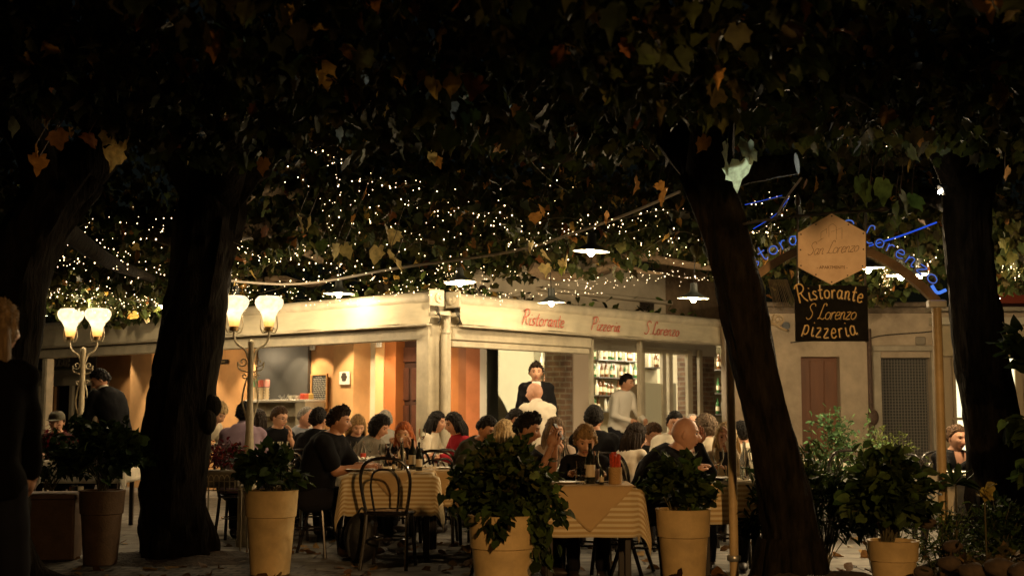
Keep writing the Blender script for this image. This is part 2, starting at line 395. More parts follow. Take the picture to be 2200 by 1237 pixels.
rest.matrix_basis = Matrix.Translation((-.95, 15.2, 0))
tL = LW.su(56, .25); tR = RW.su(1560, .25)
# veranda roof, floor slab
for Wg, T, nm in ((LW, tL, 'roof'), (RW, tR, 'roof')):
    b = MB(); Wg.box(b, -.0 if Wg is LW else 2.21, T, 2.44, 2.5, -2.3 if Wg is LW else -1.1, .0); rp(b, 'ceiling', tile)
b = MB(); LW.box(b, 0, LW.su(40, 0), 2.503, 2.6, -2.3, .1); rp(b, 'roof', stucco2)
b = MB(); RW.box(b, 2.21, tR, 2.503, 2.6, -1.1, .1); rp(b, 'roof', stucco2)
# corner post, downpipe, junction box
b = MB(); LW.box(b, -.07, .14, 0, 2.44, -.12, .1, bev=.012); rp(b, 'column', cream)
b = MB(); RW.box(b, .05, .2, 0, 2.44, -.1, .06, bev=.012); RW.box(b, .08, .11, 0, 2.3, .06, .075); rp(b, 'column', cream)
b = MB(); q = RW.p(.02, .16, 0); b.tube([q+Vector((.0, 0, 2.46)), q+Vector((0, 0, 2.36)), q+Vector((-.0, .0, 2.28)), q+Vector((-.03, .02, 2.16)), q+Vector((-.03, .02, 1.0)), q+Vector((-.03, .02, .0))], .045, n=12)
b.lathe([(.058, 2.2), (.058, 2.24)], q+Vector((-.01, .01, 0)), 12); rp(b, 'downpipe', cream)
def cassette(Wg, t0, t1, name_):
    sgn = 1 if t1 > t0 else -1; L = abs(t1-t0); out = []
    # half round casing
    b = MB(); n = 10
    P0 = [(.20+.07*math.sin(a), 2.605+.075*math.cos(a)) for a in [math.pi*i/n for i in range(n+1)]]+[(.12, 2.53), (.12, 2.68)]
    for t in (t0, t1): pass
    vs = [Wg.p(t0, d, z) for d, z in P0]+[Wg.p(t1, d, z) for d, z in P0]; m_ = len(P0)
    b.add(vs, [tuple(range(m_)), tuple(reversed(range(m_, 2*m_)))]+[(i, (i+1) % m_, (i+1) % m_+m_, i+m_) for i in range(m_)])
    rp(b, 'awning_casing', cream, ang=30)
    # hanging valance with shallow folds and a thickness
    b = MB(); N = 90; K = 10; vs = []
    for side in (0, 1):
        for k in range(K+1):
            for i in range(N+1):
                t = t0+(t1-t0)*i/N; f = k/K; s_ = t*3.1
                w = .012*f*math.sin(s_*2.7+1.3*math.sin(s_))+.008*f*math.sin(s_*7+f*3)+.03*f*f
                e = min(i, N-i)/N*L; diag = .018*math.exp(-e*2.2)*math.sin(e*16+f*7)*f
                zb = 2.30+.012*math.sin(s_*1.3)
                vs.append(Wg.p(t, .245+w+diag-.006*side, 2.60-(2.60-zb)*f))
    S = (N+1)*(K+1); fs = []
    for k in range(K):
        for i in range(N):
            a = k*(N+1)+i; fs.append((a, a+1, a+N+2, a+N+1)); fs.append((S+a+N+1, S+a+N+2, S+a+1, S+a))
    for i in range(N): a = K*(N+1)+i; fs.append((a, a+1, S+a+1, S+a))
    for k in range(K):
        a = k*(N+1); fs.append((a, a+N+1, S+a+N+1, S+a)); a += N; fs.append((a, S+a, S+a+N+1, a+N+1))
    b.add(vs, fs); v = rp(b, 'awning_valance', fabric, ang=60)
    b = MB(); Wg.box(b, t0, t1, 2.275, 2.30, .2, .3, bev=.006); rp(b, 'awning_front_bar', cream)
    # end bracket
    for t in (t0,) if Wg is LW else (t0,):
        b = MB(); Wg.box(b, t-.03*sgn, t-.055*sgn, 2.5, 2.7, .05, .30, bev=.01); c = Wg.p(t-.07*sgn, .17, 2.6)
        b.lathe([(.06, -.02), (.06, .02)], c, 14, M=Wg.M @ Matrix.Rotation(R(90), 4, 'Y')); b.lathe([(.025, -.05), (.025, .03)], c, 10, M=Wg.M @ Matrix.Rotation(R(90), 4, 'Y'))
        Wg.box(b, t-.02*sgn, t-.1*sgn, 2.40, 2.44, .0, .26); rp(b, 'awning_bracket', cream)
        b = MB(); q = Wg.p(t-.08*sgn, .24, 2.5)
        for k in range(4): b.tube(spline([q+Vector((.01*k, 0, 0)), q+Vector((.02+.012*k, -.02, -.08)), q+Vector((.06, 0, -.14-.01*k)), q+Vector((.03, .03, -.2))], 5), .004, n=5)
        rp(b, 'cable', black)
    return v
tl0 = LW.su(922, .25); cassette(LW, tl0, tL, 'l'); tr0 = RW.su(988, .25); valR = cassette(RW, tr0, tR, 'r')
# beams
b = MB(); LW.box(b, .14, tL, 2.13, 2.27, -.06, .08, bev=.008); LW.box(b, .14, tL, 2.27, 2.44, -.04, .03); rp(b, 'beam', cream)
b = MB(); RW.box(b, .2, tR, 2.29, 2.44, -.04, .05, bev=.008); rp(b, 'beam', cream)
t9 = RW.su(1272, .1)
b = MB(); RW.box(b, .2, t9, 2.13, 2.285, -.05, .10, bev=.012); rp(b, 'shutter_box', cream)
b = MB(); RW.box(b, .21, t9-.02, 2.05, 2.127, -.03, .075, bev=.008); rp(b, 'shutter_box', cream)
# thin posts of the veranda
for px, w in ((97, .14),):
    b = MB(); t = LW.su(px, .05); LW.box(b, t-w/2, t+w/2, 0, 2.13, -.06, .07, bev=.01); LW.box(b, t-w/2+.03, t-w/2+.04, 0, 2.1, .07, .078); rp(b, 'column', cream)
b = MB(); t = LW.su(60, .05); LW.box(b, t-.05, t+.05, 0, 2.13, -.05, .05); rp(b, 'column', cream)
for px, w in ((1274, .045), (1378, .05)):
    b = MB(); t = RW.su(px, .03); RW.box(b, t-w/2, t+w/2, 0, 2.29, -.03, .03); rp(b, 'column', cream)
# red script lettering on the right valance
for txt, x0, x1, hh in (('Ristorante', 1120, 1216, .19), ('Pizzeria', 1270, 1335, .17), ('S.Lorenzo', 1384, 1462, .18)):
    t0 = RW.su(x0, .28); t1 = RW.su(x1, .28); _, wd = strokes(txt); sx = (t1-t0)/(wd*hh+.2*hh)
    b = MB(); pl = lambda x, y, t0=t0: RW.p(t0+x, .285+.012*math.sin((t0+x)*3.1*2.7+1.3*math.sin((t0+x)*3.1))*.5, 2.36+y)
    write(b, txt, pl, hh, .0065, shear=.35, n=4, sx=sx); rp(b, 'lettering', redc, par=valR)
# back wall behind left wing (dining room)
D = -2.2
def lz(px, py, d=D): return LW.z(px, py, d)
b = MB(); LW.box(b, .93, LW.su(205, D), 0, 2.436, D-.1, D); rp(b, 'wall', orange)
def panel(name, m, px0, px1, py0, py1, d, th, W_=LW, label=None, par=None, D_=None, **k):   # par: the part it is a sub-part of
    D_ = D if D_ is None else D_
    z1 = W_.z((px0+px1)/2, py0, D_+d) if py0 is not None else 2.438; z0 = W_.z((px0+px1)/2, py1, D_+d) if py1 is not None else 0.002
    b = MB(); W_.pbox(b, px0, px1, z0, z1, D_+d-th, D_+d, bev=k.pop('bev', 0)); return rp(b, name, m, par=par, label=label, **k)
panel('pilaster', orange2, 280, 325, None, None, .45, .44)
panel('pilaster', orange2, 716, 759, None, None, .40, .39)
panel('wall_panel', creamwall, 759, 806, None, None, .06, .05)
panel('pilaster', orange2, 806, 824, None, None, .30, .29)
panel('pilaster', brown, 823, 850, None, None, .28, .27)
dfr = panel('door', darkwood, 849, 912, None, None, .10, .09)
for (a, c, d_, e) in ((856, 878, 790, 860), (884, 905, 790, 860), (856, 878, 870, 960), (884, 905, 870, 960), (856, 905, 745, 778)): panel('door_panel', mat('door_panel', (.06, .022, .012), .4, var=.3, vscale=12), a, c, d_, e, .125, .02, bev=.008, par=dfr)
panel('slate_panel', darkpanel, 549, 661, None, None, .07, .06)
panel('pilaster', orange2, 540, 549, None, None, .1, .09)
panel('picture_rail', creamwall, 719, 806, 880, 893, .42, .02) if False else None
# shopfront at far left of the wing
panel('window_glass', mat('dark_glass', (.01, .01, .01), .08), 100, 205, 825, None, .02, .02)
panel('transom_wall', creamwall, 60, 205, 795, 825, .05, .04); panel('sign_fascia', mat('grey_fascia', (.16, .14, .11), .4), 60, 205, None, 792, .04, .03)
for px0, px1 in ((100, 112), (196, 206), (150, 156), (60, 84)): panel('window_frame', creamwall, px0, px1, 822, None, .08, .055)
panel('window_frame', creamwall, 60, 206, 818, 828, .09, .05); panel('window_frame', creamwall, 60, 206, 796, 806, .09, .05)
panel('door_panel', orange, 112, 118, 830, None, .07, .05)
# right wing: building face
D2 = -1.0
def rpn(name, m, px0, px1, py0, py1, d, th, **k): return panel(name, m, px0, px1, py0, py1, d, th, W_=RW, D_=D2, **k)
panel('wall_panel', mat('rust_panel', (.42, .15, .035), .7, var=.1, vscale=4), 912, 986, None, None, .03, .025)
panel('pilaster', brown, 985, 1002, None, None, .05, .045)
panel('pilaster', mat('terracotta', (.5, .17, .06), .7, var=.12, vscale=5), 1001, 1031, None, None, .10, .09)
panel('window_frame', white, 1031, 1046, None, None, .14, .24)
rpn('brick_pillar', bricks, 1205, 1232, None, None, .06, .3, uvf=RW.uv)
rpn('pilaster', mat('pale_pink_panel', (.62, .52, .42), .7), 1232, 1273, None, None, .08, .3)
rpn('brick_pillar', bricks, 1488, 1535, None, None, .04, .3, uvf=RW.uv)
rpn('window_frame', white, 1205, 1540, None, 757, .05, .1)
# glazed door leaf pair 1380-1490
for (a, c) in ((1378, 1386), (1424, 1432), (1438, 1446), (1478, 1488), (1503, 1510)): rpn('door_frame', cream, a, c, 752, None, .14, .05)
rpn('door_frame', cream, 1378, 1488, 750, 758, .15, .05)
frost = mat('frosted_glass', (.78, .78, .62), .5)
rpn('frosted_pane', frost, 1386, 1424, 823, 930, .11, .01); rpn('frosted_pane', frost, 1446, 1452, 823, 930, .11, .01)
rpn('door_rail', cream, 1386, 1488, 930, 940, .13, .03)
glass = mat('window_glass', (.9, .95, .92), .03, trans=1, ior=1.02, spec=.6)
rpn('window_glass', glass, 1046, 1160, None, None, .03, .008)
# half-open beige leaf in front of the bar
b = MB(); a = RW.p(RW.su(1377, D2+.3), D2+.3); c_ = RW.p(RW.su(1338, D2+.75), D2+.75)
dv = (c_-a); L_ = dv.length; Mx = Matrix.Rotation(math.atan2(dv.y, dv.x), 4, 'Z'); mid = (a+c_)/2
zt = zpy(824, mid.y)
b.prism([(-L_/2, 0.02), (L_/2, .02), (L_/2, zt-.06), (L_/2-.06, zt), (-L_/2, zt+.0)], -.015, .015, M=Mx, c=(mid.x, mid.y, 0)); rp(b, 'folding_screen', mat('beige_screen', (.36, .28, .17), .7))
# bar room behind the right wing
D3 = -4.2
b = MB(); RW.box(b, 2.1, RW.su(1600, D3)+1, 0, 2.7, D3-.1, D3); rp(b, 'wall', palewall)
b = MB(); RW.box(b, 2.12, 2.2, 0, 2.61, D3, D2-.2); rp(b, 'wall', mat('sage_wall', (.46, .48, .34), .85, var=.05))
b = MB(); RW.box(b, 2.2, RW.su(1560, D2)+6, 2.61, 2.7, D3, D2-.0); rp(b, 'ceiling', white)
b = MB(); RW.box(b, 2.2, RW.su(1560, D2)+6, 0.0, .12, D3, D2+.0); rp(b, 'floor', mat('bar_floor', (.3, .24, .17), .5))
b = MB(); RW.box(b, RW.su(1540, D2)+5.7, RW.su(1540, D2)+5.8, 0, 2.6, D3, D2-.1); rp(b, 'wall', palewall)
rpn('pilaster', mat('grey_green_post', (.4, .42, .3), .6), 1052, 1068, None, None, -1.0, .15)
# upper wall over the right wing
up = MB(); RW.box(up, RW.su(1010, D2), RW.su(1432, D2), 2.61, 3.5, D2-.2, D2); rp(up, 'upper_wall', stucco2)
up = MB(); RW.box(up, RW.su(1432, D2), RW.su(1560, D2)+.6, 2.5, 3.9, D2-.25, D2-.05); rp(up, 'upper_wall', mat('brown_stone', (.2, .14, .085), .95, var=.35, vscale=5, bump=.6, bscale=14), uvf=RW.uv)
up = MB(); RW.box(up, RW.su(1150, D2), RW.su(1435, D2), 2.98, 3.04, D2-.0, D2+.12, bev=.01); RW.box(up, RW.su(1100, D2), RW.su(1330, D2), 2.8, 2.83, D2, D2+.04); rp(up, 'cornice', stucco2)
up = MB(); 
for k in range(11):
    t = RW.su(1375, D2)+k*.035; RW.box(up, t, t+.016, 2.86, 3.02-.004*k, D2+.01, D2+.02)
rp(up, 'wall_vent', mat('vent_slot', (.03, .022, .015), .8))
# hooks: bar lights (lit interior) -- ceiling fittings with their own light
tubeE = emis('bar_light', (1, .86, .6), 9)
for px, d in ((1110, -2.2), (1330, -2.4), (1450, -2.6), (1560, -2.3)):
    q = RW.p(RW.su(px, d), d, 2.585); o = empty('ceiling_light', q, 0, 'small ceiling light inside the bar above %s' % {1110: 'the waiter in the dark suit', 1330: 'the waiter behind the beige screen', 1450: 'the frosted door pane', 1560: 'beside the old brick pillar'}[px], 'ceiling light', 'ceiling lights in the bar room')
    b = MB(); b.lathe([(.1, 0), (.1, .025)], (0, 0, 0), 20); b.build('housing', white, o)
    b = MB(); b.lathe([(.085, -.006), (.085, .0)], (0, 0, 0), 20); b.build('diffuser', tubeE, o)
    lamp('bar_lamp', 'POINT', q-Vector((0, 0, .14)), 66, (1, .84, .58), .09)
# lit line at the counter
# ---------------------------------------------------------------- bar shelving with bottles
shelfm = mat('dark_shelf', (.06, .05, .04), .4); glassg = mat('bottle_green', (.03, .10, .03), .12); glassb = mat('bottle_brown', (.12, .05, .015), .12); glassc = mat('bottle_clear', (.6, .58, .45), .1)
labelm = mat('paper_label', (.7, .6, .4), .7)
def bottle_mb(h=.3, r=.037):
    b = MB(); b.lathe([(r*.9, 0), (r, .01), (r, h*.6), (r*.85, h*.68), (r*.35, h*.8), (r*.33, h), (0, h)], n=10); return b
def lab_mb(h=.3, r=.038): b = MB(); b.lathe([(r, h*.2), (r, h*.48)], n=10); return b
BM = {k: bottle_mb().build('bottle', m) for k, m in (('g', glassg), ('b', glassb), ('c', glassc))}
BL = lab_mb().build('label', labelm)
for o in list(BM.values())+[BL]: COL.objects.unlink(o)
sh_n = 0
def shelf_unit(px0, px1, d, pys, label, where, rowdens=1.):
    t0, t1 = RW.su(px0, d), RW.su(px1, d); q = RW.p((t0+t1)/2, d); o = empty('bottle_shelf', (q.x, q.y, .12), RW.ang, label, 'shelf', 'bottle shelves in the bar')
    w = t1-t0
    b = MB(); b.box((0, -.005+.13, 1.2), (w, .01, 2.3)); b.build('back_panel', mat('mirror_back', (.34, .3, .2), .25), o)
    for py in pys:
        z = RW.z((px0+px1)/2, py, d); b = MB(); b.box((0, 0, z-.12), (w, .24, .02)); b.build('shelf_board', shelfm, o)
        k = 0; t = t0+.06
        while t < t1-.05:
            kind = random.choice('gbccb'); s_ = random.uniform(.75, 1.05)
            e = BM[kind].copy(); COL.objects.link(e); e.location = RW.p(t, d+random.uniform(-.05, .05), z+.011); e.scale = (s_, s_, s_)
            tag(e, '%s bottle on the %s, %s shelf board' % ({'g': 'green glass', 'b': 'brown glass', 'c': 'pale glass'}[kind], where, ['lower', 'middle', 'upper', 'top'][min(3, len(pys)-1-pys.index(py))]), 'bottle', 'bottles on the %s' % where)
            l = BL.copy(); COL.objects.link(l); l.parent = e
            t += random.uniform(.085, .13)/rowdens
shelf_unit(1160, 1206, -2.6, [800, 840, 878], 'dark shelf of bottles behind the waiter in the suit', 'shelf left of the brick pillar')
shelf_unit(1276, 1376, -3.6, [775, 812, 850, 884], 'long bar shelf of bottles behind the waiter in white', 'long bar shelf')
shelf_unit(1392, 1424, -2.6, [790], 'short glass shelf seen through the frosted door', 'shelf behind the frosted door')
shelf_unit(1538, 1572, -2.0, [795, 845, 890], 'narrow lit shelf right of the second brick pillar', 'shelf right of the brick pillar')
# curved glass counter front inside the window
b = MB(); t0 = RW.su(1046, -1.35); t1 = RW.su(1125, -1.35); n = 14
poly = [(t0, .12)]+[(t0+(t1-t0)*i/n, .12+(1.62-.12)*math.cos(min(1, i/n)*1.35)**.8) for i in range(n+1)]+[(t1, .12)]
m_ = len(poly); b.add([RW.p(t, -1.35, z) for t, z in poly]+[RW.p(t, -1.42, z) for t, z in poly], [tuple(range(m_)), tuple(reversed(range(m_, 2*m_)))]+[(i, i+m_, (i+1) % m_+m_, (i+1) % m_) for i in range(m_)])
tag(b.build('display_counter', mat('pale_counter', (.5, .55, .45), .3)), 'pale curved display counter inside the bar window', 'counter')
# downlights washing the orange walls
dl = emis('downlight_face', (1, .85, .6), 14)
for i, (px, d, pw, desc) in enumerate(((300, -1.1, 34, 'above the bright pilaster by the left trunk'), (210, -1.3, 10, 'above the standing waiter'), (470, -1.4, 22, 'above the man in the lilac shirt'), (600, -1.7, 16, 'above the middle of the slate panel'), (640, -1.75, 16, 'above the right end of the slate panel'), (700, -1.1, 26, 'above the chalk menu board'), (765, -1.0, 26, 'above the small fire alarm'), (835, -1.0, 12, 'above the brown pilaster'))):
    q = LW.p(LW.su(px, d), d, 2.438); o = empty('downlight', q, 0, 'small recessed ceiling spot %s' % desc, 'ceiling spot', 'ceiling spots in the veranda')
    b = MB(); b.lathe([(.05, -.004), (.055, 0)], n=16); b.build('rim', white, o); b = MB(); b.lathe([(.035, -.007), (.035, -.002)], n=16); b.build('bulb', dl, o)
    tt = LW.p(LW.su(px, d), D-.1, .6)
    lamp('downlight_lamp', 'SPOT', q-Vector((0, 0, .02)), pw*2.6, (1, .74, .42), .03, to=tt, spot=80, blend=.35)
lamp('room_lamp', 'POINT', LW.p(2.2, -1.2, 2.25), 15, (1, .74, .42), .1); lamp('room_lamp', 'POINT', LW.p(6.5, -1.2, 2.2), 12, (1, .74, .42), .1)
# tracks under the left beam with shining reflections
# ---------------------------------------------------------------- wall things in the left wing
def wallthing(name, cat, label, px0, px1, py0, py1, d, m, th=.02, extra=None, Wg=LW, D_=None):
    D_ = D if D_ is None else D_
    t0, t1 = Wg.su(px0, D_+d), Wg.su(px1, D_+d); z1 = Wg.z(px0, py0, D_+d); z0 = Wg.z(px0, py1, D_+d)
    w = abs(t1-t0); h = z1-z0; q = Wg.p((t0+t1)/2, D_+d, (z0+z1)/2)
    # local frame: x to the right in the picture, -y towards the viewer
    xr = Wg.u if Wg is RW else -Wg.u
    o = empty(name, q, math.atan2(xr.y, xr.x), label, cat)
    b = MB(); b.box((0, -th/2, 0), (w, th, h), bev=.003); b.build('board', m, o)
    if extra: extra(o, w, h, th)
    return o
Mface = lambda x, z, y=-.025: Matrix.Translation((x, y, z)) @ Matrix.Rotation(R(90), 4, 'X')
numtxt = mat('dark_print', (.05, .04, .03), .6)
wallthing('number_plate', 'number sign', 'small white plate reading 14 beside the slate panel', 664, 677, 741, 752, .02, white, extra=lambda o, w, h, t: bfont('14', h*.8, Mface(0, 0, -t-.002), 'lettering', numtxt, o))
wallthing('number_plate', 'number sign', 'small white plate reading 12 beside the brown pilaster', 809, 820, 734, 746, .33, white, extra=lambda o, w, h, t: bfont('12', h*.8, Mface(0, 0, -t-.002), 'lettering', numtxt, o))
def menu_lines(o, w, h, t):
    b = MB(); b.box((0, -t-.003, h*.5+.01), (w+.04, .03, .02)); b.box((0, -t-.003, -h*.5-.01), (w+.04, .03, .02)); b.box((-w/2-.01, -t-.003, 0), (.02, .03, h)); b.box((w/2+.01, -t-.003, 0), (.02, .03, h)); b.build('frame', mat('light_wood', (.45, .25, .09), .5), o)
    b = MB()
    for k in range(13):
        z = h*.43-k*h*.066; x = -w*.4; 
        lim = w*(.4 if k else .15)
        if k == 0: x = -w*.25
        while x < lim:
            l = random.uniform(.02, .06); b.tube([(x, -t-.002, z), (x+l*.3, -t-.002, z+.012), (x+l*.6, -t-.002, z-.004), (x+l, -t-.002, z+.006)], .0028, n=4); x += l+.015
    b.build('chalk_writing', mat('chalk', (.6, .58, .5), .9), o)
wallthing('menu_board', 'menu board', 'black chalk menu board hanging on the orange wall', 673, 704, 806, 874, .03, mat('blackboard', (.02, .02, .018), .6), extra=menu_lines)
def rosette(o, w, h, t):
    b = MB()
    for k in range(6): a = k*math.pi/3; b.lathe([(.0, -.002), (w*.13, 0), (w*.13, .006), (0, .008)], (w*.17*math.cos(a), -t, w*.2*math.sin(a)+h*.08), 10, M=Matrix.Rotation(R(90), 4, 'X'))
    b.lathe([(0, 0), (w*.12, 0), (w*.12, .008), (0, .01)], (0, -t, h*.08), 10, M=Matrix.Rotation(R(90), 4, 'X')); b.build('emblem', numtxt, o)
wallthing('wall_plaque', 'plaque', 'white square plaque with dark rosette on orange pilaster', 731, 752, 798, 826, .43, white, extra=rosette)
def alarm(o, w, h, t): b = MB(); b.lathe([(w*.26, 0), (w*.26, .01)], (0, -t, 0), 14, M=Matrix.Rotation(R(90), 4, 'X')); b.build('button', white, o)
wallthing('fire_alarm', 'fire alarm', 'red square fire alarm on the cream wall', 770, 784, 833, 848, .09, redm, extra=alarm)
wallthing('fire_alarm', 'fire alarm', 'red call point half hidden by the orange pilaster edge', 759, 764, 833, 848, .09, redm, extra=alarm)
wallthing('exit_sign', 'sign', 'small red and white sign above the fire alarm', 760, 768, 804, 815, .09, redm, extra=lambda o, w, h, t: (lambda b: (b.box((0, -t-.004, -.01), (w*.5, .004, h*.4)), b.build('pictogram', white, o)))(MB()))
wallthing('name_strip', 'sign', 'narrow black name strip on the orange wall beside the trunk', 455, 490, 773, 782, .03, black, extra=lambda o, w, h, t: (lambda b: ([b.box((-w*.3+k*w*.12, -t-.003, 0), (w*.06, .003, h*.4)) for k in range(6)], b.build('print', mat('brass_print', (.25, .18, .08), .5), o)))(MB()))  # dark name strip sign, gives no light
# letters over the shopfront
b = MB(); t0 = LW.su(168, D+.09); t1 = LW.su(120, D+.09)
def plL(x, y): return LW.p(LW.su(118, D+.09)+0-x, D+.09, lz(150, 786)+y)
write(b, 'oste', plL, .3, .02, n=5); 
bb = b.build('shop_lettering', mat('grey_lettering', (.3, .27, .2), .5)); tag(bb, 'grey letters on the dark fascia of the shopfront at left', 'lettering')
# service counter with crockery in front of the slate panel
t0, t1 = LW.su(662, D+.5), LW.su(534, D+.5); q = LW.p((t0+t1)/2, D+.35); zc = lz(600, 858, D+.5)
ctr = empty('service_counter', (q.x, q.y, 0), math.atan2(-LW.u.y, -LW.u.x), 'white service counter with open shelves under the slate panel', 'counter')
w = abs(t1-t0); b = MB(); b.box((0, 0, zc-.02), (w, .42, .04), bev=.005); b.build('counter_top', white, ctr)
b = MB(); b.box((0, .19, zc/2-.02), (w-.02, .02, zc-.04)); b.box((w/2-.12, 0, zc/2-.02), (.22, .38, zc-.04)); b.box((-w/2+.02, 0, zc/2-.02), (.03, .38, zc-.04)); b.build('cabinet', cream, ctr)
for z in (zc-.24, zc-.45): b = MB(); b.box((-.1, -.0, z), (w-.28, .34, .02)); b.build('shelf', cream, ctr)
def on_counter(fx, z=0, y=0): return ctr.matrix_basis @ Vector((fx*w, y, zc+z))
ctr.matrix_basis = Matrix.Translation(ctr.location) @ Matrix.Rotation(ctr.rotation_euler.z, 4, 'Z')
names = [('stack of cream cups at the left end of the counter', (.75, .62, .42)), ('stack of cream cups second from the left end of the counter', (.72, .6, .42)), ('stack of cream cups third from the left end of the counter', (.75, .6, .4))]
for k, (lb, c_) in enumerate(names):
    o = empty('cup_stack', on_counter(-.45+k*.09, 0, -.05), 0, lb, 'cup stack', 'cup stacks on the service counter')
    b = MB()
    for j in range(4): b.lathe([(.03, j*.045), (.045, j*.045+.055), (.04, j*.045+.05)], n=12)
    b.build('cups', mat('cream_cup', c_, .4), o)
    b = MB(); b.lathe([(.05, .20), (.052, .3), (.03, .31), (0, .31)], n=12); b.build('jar_top', mat(['green_lid', 'red_lid', 'pink_lid'][k], [(.15, .3, .15), (.6, .15, .1), (.65, .3, .25)][k], .4), o)
for k, (fx, c_, nm, lb) in enumerate(((.1, (.8, .78, .7), 'bowl', 'white bowl left on the service counter'), (.2, (.8, .78, .7), 'bowl', 'white bowl nearest the red cartons'), )):
    b = MB(); b.lathe([(.025, 0), (.05, .04), (.055, .065), (.045, .06), (0, .02)], on_counter(fx), 16); tag(b.build(nm, white), lb, 'bowl')
for k, (fx, c_) in enumerate(((.29, (.6, .08, .04)), (.36, (.65, .12, .05)), (.43, (.6, .4, .1)))):
    b = MB(); b.box((0, 0, .045), (.065, .07, .09), bev=.006); o = b.build('carton', mat('carton_%s' % 'abc'[k], c_, .5), loc=on_counter(fx)); tag(o, ['left red carton on the service counter', 'right red carton on the service counter', 'yellow carton at the right end of the counter'][k], 'carton')
b = MB()
for k in range(5): a = random.uniform(-1, 1); b.tube([(k*.02, 0, 0.005), (k*.02+.05*a, 0, .05+.01*k)], .004, n=5)
tag(b.build('cutlery', steel, loc=on_counter(-.08)), 'loose pile of cutlery in the middle of the service counter', 'cutlery')

# ---------------------------------------------------------------- right hand house
HY = 19.0
hx = lambda px, z=1.5: XG(px, HY, z)
house = empty('plaster_house', (hx(1900), HY, 0), 0, 'low ochre plaster house with brown door and grey grille door', 'house'); house.matrix_basis = Matrix.Translation(house.location)
def hp(mb, name, m, **k):
    o = mb.build(name, m, **k); o.parent = house; o.matrix_parent_inverse = house.matrix_basis.inverted(); return o
ztop = zpy(660, HY)
def hbox(b, px0, px1, z0, z1, d0, d1, **k):   # d towards camera
    x0, x1 = hx(px0), hx(px1); return b.box(((x0+x1)/2, HY-(d0+d1)/2, (z0+z1)/2), (x1-x0, d1-d0, z1-z0), **k)
zdoor = zpy(766, HY)
b = MB()
for a, c_, z0 in ((1560, 1722, 0), (1806, 1893, 0), (2003, 2600, 0)): hbox(b, a, c_, z0, ztop, -.4, 0)
hbox(b, 1722, 1806, zdoor, ztop, -.4, 0); hbox(b, 1893, 2003, zpy(768, HY), ztop, -.4, 0); hp(b, 'wall', stucco)
b = MB(); hbox(b, 1560, 2010, ztop-.0, ztop+.07, -.4, .12, bev=.01); hbox(b, 1560, 2010, ztop-.09, ztop-.002, -.3, .05, bev=.01); hp(b, 'cornice', mat('cornice_stone', (.22, .17, .12), .95, var=.4, vscale=6, bump=.5, bscale=20))
b = MB(); hbox(b, 1722, 1806, 0, zdoor, -.22, -.18); hd1 = hp(b, 'door', mat('brown_door', (.17, .065, .025), .5, var=.2, vscale=8, stretch=(1, 1, .2)))
for a, c_ in ((1724, 1745), (1747, 1776), (1778, 1804)): b = MB(); hbox(b, a, c_, .15, zdoor-.05, -.18, -.165, bev=.005); q_ = hp(b, 'door_panel', mat('brown_door', (.2, .075, .03), .5)); q_.parent = hd1; q_.matrix_parent_inverse = Matrix()
b = MB(); hbox(b, 1876, 1893, 0, zpy(755, HY), -.05, .06, bev=.01); hbox(b, 2001, 2012, 0, zpy(755, HY), -.05, .06, bev=.01); hbox(b, 1876, 2012, zpy(755, HY)+.001, zpy(742, HY), -.05, .08, bev=.01); hp(b, 'door_frame', mat('pale_stone', (.4, .34, .25), .9, var=.15, vscale=6))
b = MB(); hbox(b, 1898, 2003, 0, zpy(768, HY), -.3, -.25); hd2 = hp(b, 'door', mat('grey_door', (.07, .065, .055), .6))
b = MB()
for k in range(17): x = hx(1898)+k*(hx(2001)-hx(1898))/16; b.tube([(x, HY+.16, 0), (x, HY+.16, zpy(770, HY))], .006, n=5)
for k in range(48): z = k*.045; b.tube([(hx(1896), HY+.165, z), (hx(2002), HY+.165, z)], .005, n=5)
q_ = hp(b, 'door_grille', mat('grille_metal', (.22, .2, .17), .5)); q_.parent = hd2; q_.matrix_parent_inverse = Matrix()
b = MB(); x = hx(1868); b.tube(spline([(x, HY-.06, 2.5), (x, HY-.06, 1.8), (x, HY-.06, 1.25)], 5), .035, n=10); b.tube([(x, HY-.06, 1.25), (x, HY-.07, 0)], .05, n=10)
b.ell((x+.02, HY-.08, 1.2), (.09, .07, .12), 12, 8); b.tube([(x-.03, HY-.04, 2.5), (x-.03, HY-.04, 2.3)], .02); hp(b, 'drainpipe', mat('rusty_pipe', (.1, .06, .04), .7, var=.4, vscale=20))
b = MB(); P_ = [(hx(1872), HY-.03, 2.36), (hx(1895), HY-.03, 2.40), (hx(1940), HY-.03, 2.43), (hx(1985), HY-.03, 2.45), (hx(2010), HY-.03, 2.47)]; b.tube(spline(P_, 6), .008, n=6); b.tube(spline([(hx(1700), HY-.03, 2.3), (hx(1760), HY-.03, 2.34), (hx(1860), HY-.03, 2.36)], 6), .008, n=6); hp(b, 'wall_cable', black)
b = MB(); b.box((hx(1980), HY-.02, zpy(732, HY)), (.15, .03, .12), bev=.01); hp(b, 'meter_box', mat('meter', (.3, .25, .18), .7))
b = MB(); b.lathe([(.0, -.02), (.06, -.02), (.06, .02), (0, .02)], (hx(1690), HY-.05, zpy(700, HY)), 12, M=Matrix.Rotation(R(90), 4, 'X')); hp(b, 'wall_fitting', black)
